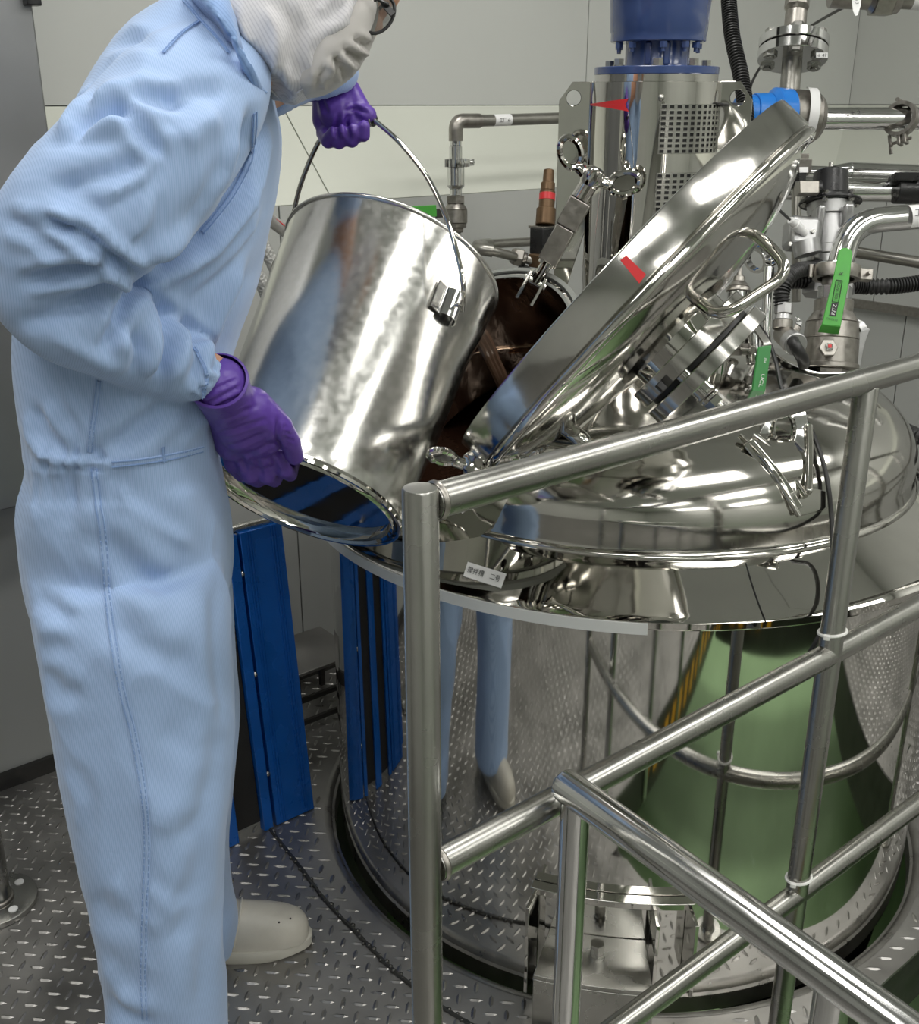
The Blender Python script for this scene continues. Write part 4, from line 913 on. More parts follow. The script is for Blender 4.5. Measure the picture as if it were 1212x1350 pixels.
# second valve with deep green lever and polished riser to the dome
v2 = thing('sample_valve', 'steel valve with deep green lever hanging down beside the sight port', 'valve', W(937, 600, 1.9))
ST(v2, (946, 470), (930, 628), 1.86, 1.90, [('riser_pipe', 0, 135, 16, 16, 'mirror'), ('riser_foot', 128, 150, 17, 27, 'mirror'), ('riser_pipe', -30, 2, 14, 15, 'mirror')])
tri_clamp(W(948, 458, 1.86), (W(930, 628, 1.9)-W(946, 470, 1.86)), cdir(1, -.3, 0), 30*1.86/FOC, v2, 'fitting')
ST(v2, (960, 440), (1004, 414), 1.86, 1.84, [('valve_body', -10, 22, 16, 18, 'bright'), ('stem', 22, 52, 8, 8, 'bright'), ('stem_nut', 34, 42, 12, 12, 'bright', 6), ('stem_nut', 44, 54, 10, 10, 'bright', 6)])
ST(v2, (992, 440), (996, 480), 1.86, 1.86, [('valve_port', 0, 40, 11, 11, 'bright')])
strip([W(990, 414, 1.83), W(992, 424, 1.82), W(1010, 451, 1.80), W(1011, 456, 1.80)], cdir(1, .35, 0)*.017, .004, 'lever_arm', 'satin', v2, bev=.0006)
l2 = MB().prism([W(x, y, 1.79) for x, y in ((1000, 457), (1018, 455), (1008, 525), (990, 525))], cdir(0, 0, 1)*.006).build('green_lever', 'dgreen', v2, bevel=.002)
lx = (W(1014, 465, 1.79)-W(1003, 515, 1.79)).normalized(); ly = lx.cross(cdir(0, 0, -1)).normalized(); ly = -ly if ly.x > 0 else ly
lettering('UCL', W(1004.5, 502, 1.786), -lx, -ly, .006, l2, 'white', lift=.0006, width=.022); lettering('304', W(1009, 475, 1.786), -lx, -ly, .004, l2, 'white', lift=.0006)
# spray-ball cap behind the handle
cn = thing('pressure_gauge', 'stepped steel pressure cap standing behind the lid grab handle', 'gauge', W(975, 420, 1.95))
ST(cn, (976, 352), (968, 470), 1.95, 1.95, [('cap_spindle', 0, 14, 3, 4, 'fitting'), ('cap_knob', 12, 20, 7, 8, 'fitting'), ('cap_step', 20, 27, 10, 14, 'fitting'), ('cap_skirt', 27, 33, 15, 16, 'fitting'), ('cap_body', 33, 50, 14, 14, 'bright'), ('cap_stem', 50, 110, 9, 9, 'bright')])
pc2 = thing('small_pipe', 'slim vertical steel tube beside the conduit fitting', 'pipe', W(1012, 420, 2.05))
ST(pc2, (1014, 352), (1008, 512), 2.05, 2.05, [('tube_wall', 0, 98, 7, 7, 'bright')]); tri_clamp(W(998, 342, 2.1), cdir(.5, -.3, .3), cdir(1, -.2, 0), .026, pc2, 'bright')
# conduits
t = thing('corrugated_conduit', 'black corrugated conduit curving from the tee fitting to the clamp of the green-lever valve', 'conduit', W(1035, 400, 1.92))
corrugated([W(1032, 404, 1.92), W(1031, 385, 1.92), W(1039, 366, 1.93), W(1052, 357, 1.98), W(1064, 354, 2.06), W(1085, 352, 2.14)], 9.5*1.93/FOC, 'conduit_wall', 'rubber', t)
ST(t, (1034, 400), (1032, 430), 1.92, 1.92, [('gland', 0, 14, 12, 12, 'alu', 8), ('gland', 14, 22, 10, 11, 'alu'), ('gland', 22, 34, 13, 13, 'fitting')])
ST(t, (1033, 440), (1050, 455), 1.93, 1.86, [('tee', 0, 14, 14, 14, 'fitting'), ('tee', 14, 22, 15, 15, 'alu')]); MB().tube(bez([W(1046, 450, 1.86), W(1050, 458, 1.85), W(1058, 472, 1.86), W(1060, 480, 1.9)], 6), .0105, 14).build('black_plug', 'rubber', t)
strip([W(1048, 442, 1.9), W(1054, 425, 1.88), W(1050, 418, 1.88)], cdir(.8, .5, 0)*.012, .002, 'clip', 'bright', t, bev=.0004)
t = thing('corrugated_conduit', 'black corrugated conduit running right behind the bright green lever', 'conduit', W(1160, 382, 2.2))
corrugated([W(1020, 372, 2.15), W(1070, 370, 2.15), W(1130, 377, 2.2), W(1180, 377, 2.2), W(1240, 368, 2.2), W(1300, 352, 2.2)], 9.5*2.2/FOC, 'conduit_wall', 'rubber', t)
t = thing('corrugated_conduit', 'black corrugated conduit lying past the right side of the dome', 'conduit', W(1180, 560, 2.1))
corrugated([W(1105, 505, 2.35), W(1135, 532, 2.3), W(1160, 549, 2.24), W(1190, 566, 2.18), W(1225, 580, 2.12), W(1300, 600, 2.1)], 9.5*2.2/FOC, 'conduit_wall', 'rubber', t)
t = thing('black_cable', 'glossy black cable hanging over the dome past the guard rail', 'cable', W(1060, 540, 1.8))
cp_ = [W(996, 424, 1.86), W(1012, 446, 1.84), W(1024, 480, 1.80), W(1031, 512, 1.77), W(1044, 536, 1.74), W(1066, 560, 1.72), W(1082, 598, 1.70), W(1092, 640, 1.66), W(1097, 690, 1.62), W(1098, 740, 1.58), W(1093, 780, 1.52), W(1090, 815, 1.46), W(1074, 850, 1.45), W(1050, 890, 1.47)]
cq_ = []
for k_, p_ in enumerate(cp_):
    x_, y_, z_ = proj(p_); h_, n_ = hit(x_, y_)
    if h_ is not None and k_ > 3: z_ = min(z_, (h_-O3).dot(cdir(0, 0, 1))-(.012 if k_ < 11 else .02))
    cq_.append(W(x_, y_, z_))
MB().tube(bez(cq_, 8), .0036, 10).build('cable_sheath', 'rubber', t)

# ---------------------------------------------------------------- steel cabinet on the wall, left
CN = -1.95
c0 = WN(25, 668, CN); ca = -.0; rr_ = ray(66, 180); al_r = (O3+rr_*(CN/rr_.dot(N))).dot(D)
cz0 = c0.z
cab = thing('steel_cabinet', 'large dull steel wall cabinet behind the worker at the left edge', 'cabinet', A(al_r-.5, (CN+NO0)/2, cz0))
MB().box(A(al_r-.6, (CN+NO0)/2, (cz0+2.05)/2), D*.6, N*((CN-NO0)/2-.002), UP*((2.05-cz0)/2)).build('cabinet_body', 'cabinet', cab, bevel=.004)
MB().box(A(al_r-.6, CN+.006, (cz0+2.05)/2), D*.594, N*.006, UP*((2.05-cz0)/2-.004)).build('cabinet_door', 'cabinet', cab, bevel=.003)
hq = WN(36, 0, CN); MB().box(hq+N*.02+UP*.03, D*.012, N*.012, UP*.04).build('door_hinge', 'black', cab, bevel=.002)
# post with round floor flange at the left
fp = thing('floor_post', 'round steel post with bolted floor flange at the left edge', 'post', WZ(-6, 1192, 0))
pb_ = WZ(-6, 1192, 0)
MB().lathe([(0, 0), (.074, 0), (.075, .001), (.075, .011), (.073, .012), (.034, .013), (0, .013)], pb_+UP*.0003, UP, 44).build('floor_flange', 'satin', fp)
MB().cyl(pb_+UP*.01, pb_+UP*1.1, .031, seg=30).build('post_tube', 'satin', fp)
MB().lathe([(.031, .013), (.035, .014), (.034, .018), (.031, .019)], pb_, UP, 30).build('weld_bead', 'fitting', fp)
for a in (-.55, 1.0, 2.6, 4.2): MB().lathe([(0, 0), (.0085, 0), (.0085, .002), (.007, .0026), (.002, .0026), (0, .0018)], pb_+Vector((math.cos(a)*.054, math.sin(a)*.054, .0123)), UP, 16).build('flange_screw', 'white', fp)

# ---------------------------------------------------------------- blue folding ramp against the pipes
RB = -1.69; LEAN = -.10
rmp = thing('folding_ramp', 'blue aluminium folding ramp with black grip strips leaning behind the worker', 'ramp', A(.8, RB, 0))
def RP(al, h, o=0): return A(al, RB+LEAN*h + o, h)
def rstrip(a0, a1, m, nm, o=0, th=.012, h0=.012, h1=.632, par=None, bev=.0012):
    tx = (RP(a0, h1)-RP(a0, h0)); nn = D.cross(tx).normalized(); nn = nn if nn.dot(N) > 0 else -nn
    return MB().prism([RP(a0, h0)+nn*o, RP(a1, h0)+nn*o, RP(a1, h1)+nn*o, RP(a0, h1)+nn*o], nn*th).build(nm, m, par or rmp, bevel=bev, bseg=1), nn
xr = .978
base, nn = rstrip(xr-.425, xr, 'bluealu', 'back_sheet', 0, .003, .02, .625)
lay = [(xr-.093, xr, 'bluealu', 'blue_panel', .016), (xr-.122, xr-.099, 'bluealu', 'blue_edge_bar', .018), (xr-.178, xr-.122, 'grip', 'grip_strip', .008), (xr-.222, xr-.178, 'bluealu', 'blue_edge_bar', .018), (xr-.278, xr-.222, 'grip', 'grip_strip', .008), (xr-.301, xr-.278, 'bluealu', 'blue_edge_bar', .018), (xr-.400, xr-.307, 'bluealu', 'blue_panel', .016)]
for a, b, m, nm, th in lay:
    ob, nn = rstrip(a+.0007, b-.0007, m, nm, .003, th, .0 if m != 'grip' else .02)
    if nm == 'blue_panel':
        for f in (.14, .20, .26, .72, .78, .84):
            c_ = a+(b-a)*f; rstrip(c_-.0012, c_+.0012, m, 'raised_rib', .003+th, .0016, .003, .630, ob, 0)
for h in (.12, .34, .55): MB().sphere(RP(xr-.096, h)+nn*.014, .0065, 12).build('hinge_pin', 'satin', rmp)
MB().tube([RP(xr-.41, .637), RP(xr, .637)], .009, 12).build('top_bar', 'satin', rmp)
# dark frame behind the ramp, partly hidden
tf = thing('step_frame', 'small dark steel step frame standing between the ramp and the tank', 'step', A(1.19, -2.02, 0))
MB().box(A(1.19, -2.02, .16), D*.09, N*.09, UP*.004).build('step_plate', 'plate', tf, bevel=.001)
for a, b in ((1.105, -1.935), (1.275, -1.935), (1.105, -2.105), (1.275, -2.105)): MB().box(A(a, b, .08), D*.006, N*.006, UP*.08).build('leg', 'darkmetal', tf)
for z in (.03, .09): MB().box(A(1.19, -1.935, z), D*.085, N*.004, UP*.006).build('cross_bar', 'darkmetal', tf)
# ================================================================= THE WORKER
def fabric(name, base, stripe, warp=700., rough=.72, bumpn=None):
    m = mat(name, base, rough, 0, sheen=.25); nt = m.node_tree; b = nt.nodes['Principled BSDF']
    tc = nt.nodes.new('ShaderNodeTexCoord'); mp = nt.nodes.new('ShaderNodeMapping'); nt.links.new(tc.outputs['UV'], mp.inputs[0]); mp.inputs['Scale'].default_value = (warp, warp, warp)
    w = nt.nodes.new('ShaderNodeTexWave'); w.bands_direction = 'X'; w.inputs['Scale'].default_value = 1/20*2; nt.links.new(mp.outputs[0], w.inputs['Vector'])
    rp = nt.nodes.new('ShaderNodeMapRange'); rp.inputs[1].default_value = .55; rp.inputs[2].default_value = 1; rp.inputs[3].default_value = 0; rp.inputs[4].default_value = 1; nt.links.new(w.outputs['Fac'], rp.inputs[0])
    nz = nt.nodes.new('ShaderNodeTexNoise'); nz.inputs['Scale'].default_value = 5; nz.inputs['Detail'].default_value = 3; nt.links.new(tc.outputs['Object'], nz.inputs[0])
    mx = nt.nodes.new('ShaderNodeMix'); mx.data_type = 'RGBA'; mx.inputs[6].default_value = (*base, 1); mx.inputs[7].default_value = (*stripe, 1); nt.links.new(rp.outputs[0], mx.inputs[0])
    m2 = nt.nodes.new('ShaderNodeMapRange'); m2.inputs[1].default_value = .3; m2.inputs[2].default_value = .7; m2.inputs[3].default_value = .92; m2.inputs[4].default_value = 1.05; nt.links.new(nz.outputs[0], m2.inputs[0])
    vm = nt.nodes.new('ShaderNodeVectorMath'); vm.operation = 'SCALE'; nt.links.new(mx.outputs[2], vm.inputs[0]); nt.links.new(m2.outputs[0], vm.inputs['Scale']); nt.links.new(vm.outputs[0], b.inputs['Base Color'])
    n2 = nt.nodes.new('ShaderNodeTexNoise'); n2.inputs['Scale'].default_value = 22; n2.inputs['Detail'].default_value = 5; n2.inputs['Distortion'].default_value = .6; nt.links.new(tc.outputs['Object'], n2.inputs[0])
    bp = nt.nodes.new('ShaderNodeBump'); bp.inputs['Strength'].default_value = .35; bp.inputs['Distance'].default_value = .004; nt.links.new(n2.outputs[0], bp.inputs['Height']); nt.links.new(bp.outputs[0], b.inputs['Normal'])
    return m
M['coverall'] = fabric('blue_coverall_cloth', (.36, .50, .76), (.28, .41, .66), warp=1250.)
M['collar'] = fabric('blue_collar_cloth', (.24, .38, .66), (.18, .30, .56))
M['hood'] = fabric('white_hood_cloth', (.66, .65, .67), (.54, .53, .56), warp=800.)
M['mask'] = mat('grey_mask_cloth', (.50, .48, .46), .8, sheen=.2)
M['glove'] = mat('purple_nitrile', (.105, .045, .33), .38, 0, bump=[('noise', (70, 70, 70), .3, .003)])
M['shoe'] = mat('white_clog_leather', (.60, .57, .50), .42, 0, noise=((22, 22, 22), .10, .08), bump=[('noise', (200, 200, 200), .1, .0008)])
M['sole'] = mat('off_white_sole', (.58, .56, .49), .5)
M['stitch'] = mat('blue_stitching', (.22, .34, .60), .7)

worker = thing('person', 'worker in light blue coverall, white hood and purple gloves leaning over to tip the bucket', 'person', (-.42, 1.29, 0))

def loft_rings(rings, seg=28):
    """rings: (centre, a-vector, b-vector) ellipse rings -> closed mesh"""
    vs, fs = [], []; n = len(rings)
    for c, a, b in rings:
        for k in range(seg):
            t = 2*PI*k/seg; ct, st_ = math.cos(t), math.sin(t)
            e = .86
            vs.append(c + a*math.copysign(abs(ct)**e, ct) + b*math.copysign(abs(st_)**e, st_))
    for i in range(n-1):
        for k in range(seg): fs.append((i*seg+k, i*seg+(k+1) % seg, (i+1)*seg+(k+1) % seg, (i+1)*seg+k))
    vs += [rings[0][0], rings[-1][0]]; o = n*seg
    for k in range(seg): fs.append((o, (k+1) % seg, k)); fs.append((o+1, (n-1)*seg+k, (n-1)*seg+(k+1) % seg))
    return vs, fs
def interp(rows, k=4):
    rows = [Vector(r) if len(r) <= 4 else list(r) for r in rows]; A_ = np.array([list(r) for r in rows], float); out = []
    for i in range(len(A_)-1):
        p0, p1, p2, p3 = A_[max(0, i-1)], A_[i], A_[i+1], A_[min(len(A_)-1, i+2)]
        for j in range(k):
            t = j/k; out.append(.5*((2*p1)+(p2-p0)*t+(2*p0-5*p1+4*p2-p3)*t*t+(3*p1-p0-3*p2+p3)*t**3))
    out.append(A_[-1]); return out
def rows_h(rows):            # (x_left, x_right, y, worldY, half depth): horizontal rings
    out = []
    for xl, xr_, y, Yw, hd in interp(rows):
        l, r = WY(xl, y, Yw), WY(xr_, y, Yw); out.append(((l+r)/2, (r-l)/2, Vector((0, hd, 0))))
    return out
def rows_p(rows, dv=None):            # path rings: (px, py, half px, zc, half depth)
    R = interp(rows); out = []
    pts = [W(r[0], r[1], r[3]) for r in R]
    for i, r in enumerate(R):
        t = (pts[min(i+1, len(pts)-1)]-pts[max(i-1, 0)]).normalized(); v = (pts[i]-O3).normalized()
        a = t.cross(v).normalized(); b = t.cross(a).normalized(); out.append((pts[i], a*r[2]*r[3]/FOC, b*r[4]))
    return out
def remesh(parts, voxel, smooth=6, name='body', fac=.5):
    mb = MB()
    for vs, fs in parts: mb.add(vs, fs)
    me = bpy.data.meshes.new('tmp'); me.from_pydata(mb.v, [], mb.f); o = bpy.data.objects.new('tmp', me); col.objects.link(o)
    bm = bmesh.new(); bm.from_mesh(me); bmesh.ops.recalc_face_normals(bm, faces=bm.faces); bm.to_mesh(me); bm.free()
    r = o.modifiers.new('r', 'REMESH'); r.mode = 'VOXEL'; r.voxel_size = voxel
    s = o.modifiers.new('s', 'SMOOTH'); s.iterations = smooth; s.factor = fac
    bpy.context.view_layer.update()
    out = bpy.data.meshes.new_from_object(o.evaluated_get(bpy.context.evaluated_depsgraph_get())); out.name = name
    bpy.data.objects.remove(o); bpy.data.meshes.remove(me); return out
def finish(me, name, m, parent):
    me.materials.clear(); me.materials.append(M[m]); me.polygons.foreach_set('use_smooth', [True]*len(me.polygons))
    o = bpy.data.objects.new(name, me); col.objects.link(o)
    if parent is not None: attach(o, parent)
    return o
def uvset(me, rot=0.):       # planar weave coordinates in metres
    co = np.empty(len(me.vertices)*3); me.vertices.foreach_get('co', co); co = co.reshape(-1, 3)
    uv = me.uv_layers.new(name='weave'); li = np.empty(len(me.loops), int); me.loops.foreach_get('vertex_index', li)
    X, Y, Z = co[:, 0], co[:, 1], co[:, 2]; u = X*math.cos(rot)+Z*math.sin(rot) + .55*Y; v = Z*math.cos(rot)-X*math.sin(rot)
    a = np.stack([u[li], v[li]], 1).ravel(); uv.data.foreach_set('uv', a)
def seg_dist(P, poly):       # pixel distance from points P (n,2) to a polyline, and the parameter along it
    best = np.full(len(P), 1e9); par = np.zeros(len(P)); side = np.zeros(len(P)); L_ = 0; tot = sum(math.hypot(b[0]-a[0], b[1]-a[1]) for a, b in zip(poly, poly[1:]))
    for a, b in zip(poly, poly[1:]):
        a = np.array(a, float); d = np.array(b, float)-a; l = np.hypot(*d); t = np.clip(((P-a)@d)/(l*l), 0, 1)
        q = P-(a+t[:, None]*d); ds = np.hypot(q[:, 0], q[:, 1]); m = ds < best
        best[m] = ds[m]; par[m] = (L_+t[m]*l)/tot; side[m] = np.sign(d[0]*q[m, 1]-d[1]*q[m, 0]); L_ += l
    return best, par, side
def sculpt(me, folds, zmax=9., blend=8):
    """push real folds into the cloth: folds = (polyline in photo pixels, width px, depth m, kind)"""
    n = len(me.vertices); co = np.empty(n*3); me.vertices.foreach_get('co', co); co = co.reshape(-1, 3)
    no = np.empty(n*3); me.vertices.foreach_get('normal', no); no = no.reshape(-1, 3)
    d = co-np.array([0, 0, CH]); zc = d[:, 1]*cp-d[:, 2]*sp; px = 606+FOC*d[:, 0]/zc; py = 675-FOC*(d[:, 1]*sp+d[:, 2]*cp)/zc
    v = d/np.linalg.norm(d, axis=1)[:, None]; face = np.clip(-(v*no).sum(1)*2.2, 0, 1); P = np.stack([px, py], 1); disp = np.zeros(n)
    for poly, w, amp, kind in folds:
        ds, t, side = seg_dist(P, poly); env = np.clip(np.minimum(t, 1-t)*6+.12, 0, 1)
        if kind == 'v': f = np.exp(-(ds/w)**2)                         # groove or ridge
        elif kind == 's': f = np.exp(-(ds/w)**2)*np.where(side > 0, 1, -.6)*np.minimum(ds/w*2, 1)   # step: high on one side
        elif kind == 'c': f = np.exp(-(ds/w)**2)*-1 + .75*np.exp(-((ds-w*1.9)/(w*1.1))**2)           # crease with raised banks
        disp += f*amp*env*face
    co += no*disp[:, None]; me.vertices.foreach_set('co', co.ravel()); me.update()

def cap(a, b, ra, rb, seg=16):          # tapered capsule
    a, b = Vector(a), Vector(b); d_ = b-a; L_ = d_.length; mb = MB(); n = 5
    pr = [(ra*math.sin(PI/2*i/n), -ra*math.cos(PI/2*i/n)) for i in range(n+1)] + [(rb*math.cos(PI/2*i/n), L_+rb*math.sin(PI/2*i/n)) for i in range(n+1)]
    mb.lathe(pr, a, d_, seg); return [Vector(v) for v in mb.v], mb.f
def relax(me, it, fac=.5):
    n = len(me.vertices); co = np.empty(n*3); me.vertices.foreach_get('co', co); co = co.reshape(-1, 3); e = np.empty(len(me.edges)*2, int); me.edges.foreach_get('vertices', e); e = e.reshape(-1, 2)
    dg = np.bincount(e.ravel(), minlength=n)[:, None]
    for _ in range(it):
        a = np.zeros((n, 3))
        for k in range(3): a[:, k] = np.bincount(e[:, 0], co[e[:, 1], k], n) + np.bincount(e[:, 1], co[e[:, 0], k], n)
        co += fac*(a/np.maximum(dg, 1)-co)
    me.vertices.foreach_set('co', co.ravel()); me.update()
# ---- coverall
torso = rows_h([(50, 300, 790, 1.29, .13), (44, 302, 745, 1.29, .150), (38, 298, 690, 1.275, .150), (38, 288, 645, 1.255, .138), (48, 283, 606, 1.245, .125), (45, 285, 575, 1.245, .128), (38, 291, 520, 1.26, .142), (36, 309, 450, 1.275, .16),
    (44, 336, 380, 1.29, .18), (62, 352, 300, 1.29, .185), (84, 361, 235, 1.29, .19), (106, 363, 180, 1.29, .192), (126, 352, 132, 1.29, .19), (150, 345, 86, 1.29, .168), (176, 332, 45, 1.29, .135), (205, 318, 16, 1.28, .10), (235, 312, -8, 1.27, .075)])
nleg = rows_h([(44, 285, 740, 1.22, .110), (48, 297, 790, 1.20, .112), (58, 303, 850, 1.19, .110), (76, 308, 950, 1.18, .106), (95, 302, 1040, 1.17, .102), (109, 294, 1110, 1.16, .096), (127, 291, 1190, 1.155, .09), (138, 292, 1260, 1.15, .088), (143, 296, 1320, 1.15, .088), (142, 300, 1400, 1.15, .088), (136, 306, 1448, 1.15, .09)])
fleg = rows_h([(110, 300, 740, 1.38, .11), (124, 306, 850, 1.40, .105), (142, 313, 950, 1.42, .10), (155, 308, 1040, 1.44, .095), (170, 301, 1120, 1.455, .088), (186, 306, 1180, 1.47, .082), (196, 312, 1212, 1.475, .080), (200, 308, 1250, 1.475, .078)])
narm = rows_p([(300, 95, 40, 1.16, .05), (272, 112, 78, 1.12, .075), (236, 158, 99, 1.085, .09), (190, 214, 104, 1.06, .095), (132, 270, 102, 1.05, .095), (84, 312, 92, 1.06, .088), (60, 345, 84, 1.07, .082)])
nfor = rows_p([(52, 322, 70, 1.07, .07), (58, 365, 80, 1.075, .078), (92, 408, 76, 1.09, .074), (140, 436, 64, 1.12, .066), (190, 458, 57, 1.16, .060), (228, 477, 50, 1.175, .054), (256, 492, 41, 1.187, .046), (270, 499, 33, 1.195, .038)])
farm = rows_p([(330, 100, 60, 1.40, .06), (368, 78, 62, 1.44, .06), (405, 66, 60, 1.48, .06), (425, 84, 52, 1.49, .055), (431, 112, 40, 1.52, .045), (434, 128, 30, 1.525, .036)])
cov = remesh([loft_rings(torso, 40), loft_rings(nleg), loft_rings(fleg), loft_rings(narm), cap(W(84, 228, 1.05), W(44, 262, 1.06), .036, .030), loft_rings(nfor), loft_rings(farm)], .0048, 12, 'coverall')
folds = [
 ([(52, 288), (110, 308), (152, 342), (182, 362)], 7, .015, 'c'), ([(182, 362), (168, 385), (146, 440), (138, 458)], 8, .007, 'c'), ([(150, 345), (110, 352), (62, 362), (30, 372)], 8, .009, 'c'),
 ([(150, 360), (120, 392), (60, 420), (20, 428)], 10, -.008, 'v'), ([(112, 168), (130, 152), (158, 144), (176, 158)], 9, .010, 'c'), ([(176, 150), (186, 175), (215, 205)], 9, .006, 'c'),
 ([(215, 207), (150, 228), (60, 248)], 12, -.007, 'v'), ([(215, 208), (190, 238), (140, 268)], 12, .010, 's'), ([(60, 190), (100, 186), (155, 184)], 8, -.004, 'v'),
 ([(132, 118), (112, 150), (96, 184)], 7, .008, 'c'), ([(335, 150), (330, 190), (318, 235), (292, 278), (262, 318), (215, 345), (186, 360)], 9, .014, 'c'), ([(322, 155), (312, 205), (285, 255), (240, 310)], 14, -.008, 'v'),
 ([(215, 140), (250, 120), (300, 118)], 12, -.005, 'v'), ([(240, 190), (262, 165), (290, 155)], 16, .006, 'v'), ([(130, 140), (190, 128), (245, 135)], 10, .005, 'c'),
 ([(205, 258), (200, 290), (175, 320)], 12, .006, 's'), ([(75, 255), (110, 262), (140, 282)], 12, -.005, 'v'), ([(8, 290), (40, 300), (90, 332)], 9, .006, 'c'),
 ([(195, 385), (215, 415), (222, 450), (208, 500)], 9, .008, 'c'), ([(232, 420), (252, 442), (262, 470), (252, 505)], 8, .007, 'c'), ([(168, 432), (182, 462), (176, 492)], 9, .005, 'c'), ([(215, 395), (245, 425), (275, 450)], 9, -.005, 'v'),
 ([(120, 400), (150, 418), (185, 470)], 10, .004, 's'), ([(70, 442), (120, 470), (160, 488)], 10, .004, 'v'),
 ([(205, 345), (200, 390), (215, 385)], 14, .006, 'v'), ([(345, 330), (322, 400), (300, 450), (270, 500)], 12, .006, 'c'), ([(350, 260), (330, 310), (285, 360), (250, 390)], 10, .006, 's'), ([(330, 360), (300, 420), (290, 450)], 9, .005, 'c'),
 ([(45, 540), (62, 570), (85, 596)], 8, .006, 'c'), ([(112, 596), (105, 560), (85, 530), (80, 505)], 9, .004, 's'), ([(132, 600), (165, 575), (205, 548), (225, 525)], 8, .008, 'c'), ([(140, 602), (150, 570), (162, 545)], 8, .005, 'v'),
 ([(235, 590), (260, 560), (272, 535)], 10, .004, 'v'), ([(40, 560), (60, 585), (78, 598)], 6, .004, 'c'),
 ([(60, 612), (52, 660), (60, 700)], 10, .004, 's'), ([(95, 612), (92, 650), (84, 700)], 9, .004, 'c'), ([(140, 614), (175, 660), (235, 700), (262, 720)], 12, .005, 's'), ([(130, 700), (160, 735), (200, 770), (230, 775)], 10, .007, 'c'),
 ([(240, 640), (250, 690), (232, 720)], 14, .005, 'v'), ([(45, 788), (70, 798), (94, 822)], 7, .006, 'c'), ([(52, 858), (72, 852), (90, 860)], 8, .004, 'c'), ([(150, 818), (180, 850), (225, 872), (262, 868)], 12, .006, 'c'),
 ([(160, 880), (210, 905), (270, 890)], 14, -.005, 'v'), ([(58, 880), (78, 912), (108, 920)], 8, .005, 'c'), ([(150, 760), (200, 800), (262, 800)], 16, .004, 'v'),
 ([(286, 770), (290, 880), (298, 960)], 8, .006, 'c'), ([(300, 960), (285, 1020), (262, 1075), (235, 1120)], 11, .007, 'c'), ([(180, 1040), (215, 1070), (270, 1060)], 14, .004, 'v'), ([(90, 1010), (115, 1060), (110, 1100)], 12, .006, 's'),
 ([(210, 960), (255, 985), (296, 975)], 12, -.004, 'v'), ([(275, 1090), (262, 1150), (245, 1210), (230, 1250)], 10, .006, 'c'), ([(200, 1160), (232, 1190), (250, 1180)], 12, .005, 's'), ([(122, 1180), (150, 1210), (175, 1200)], 11, .006, 'c'),
 ([(128, 1240), (160, 1290), (178, 1330)], 12, .005, 's'), ([(138, 1310), (150, 1332), (176, 1348), (205, 1350)], 8, .010, 'c'), ([(285, 1180), (270, 1240), (262, 1330)], 9, .005, 'c'), ([(212, 1230), (232, 1290), (228, 1350)], 12, .004, 'v'),
 ([(135, 60), (170, 50), (205, 62)], 9, .004, 'c'), ([(105, 200), (120, 165), (150, 120)], 8, -.003, 'v'),
]
g_ = []                                                               # gathers of the elastic waist and of the cuff
for x in range(44, 152, 8): g_.append(([(x, 586), (x+1, 606), (x-2, 626)], 2.6, .0034*random.choice((1, -1, .7)), 'v'))
for k in range(9): g_.append(([(262+k*4.5, 530-k*6.2), (250+k*4.5, 520-k*6.4)], 2.3, .0035*(1 if k % 2 else -1), 'v'))
for x in range(40, 150, 12): g_.append(([(x, 622), (x+random.uniform(-8, 8), 668)], 5, -.0025, 'v'))
g_.append(([(46, 600), (75, 606), (110, 610), (148, 611)], 4.5, .004, 'v')); g_.append(([(46, 612), (75, 618), (110, 620), (148, 618)], 3, -.003, 'v')); g_.append(([(46, 592), (75, 598), (110, 600), (148, 603)], 3, -.003, 'v'))
up_ = [(a, b, c*1.9, d) for a, b, c, d in folds if a[0][1] < 600]; lo_ = [(a, b*1.6, c*1.0, d) for a, b, c, d in folds if a[0][1] >= 600]
sculpt(cov, up_); relax(cov, 2); sculpt(cov, lo_); relax(cov, 2); sculpt(cov, [(a, b, c*1.7, d) for a, b, c, d in g_]); relax(cov, 1)
# soft irregular creasing all round
def crumple(me, amp, sc_, seed=3, aniso=(1, 1, .45)):
    from mathutils import noise
    n = len(me.vertices); co = np.empty(n*3); me.vertices.foreach_get('co', co); co = co.reshape(-1, 3); no = np.empty(n*3); me.vertices.foreach_get('normal', no); no = no.reshape(-1, 3); d_ = np.zeros(n)
    for i in range(n):
        c = co[i]; p = Vector((c[0]*sc_*aniso[0]+seed, c[1]*sc_*aniso[1], c[2]*sc_*aniso[2])); q = noise.noise_vector(p)*.6
        f = noise.noise(p+q*1.2); d_[i] = (1-abs(f)*2)**2 if abs(f) < .5 else 0
    co += no*((d_-.45)*amp)[:, None]; me.vertices.foreach_set('co', co.ravel()); me.update()
crumple(cov, .0034, 9)
uvset(cov)
co_ = finish(cov, 'coverall', 'coverall', worker)
CB = surf(co_)
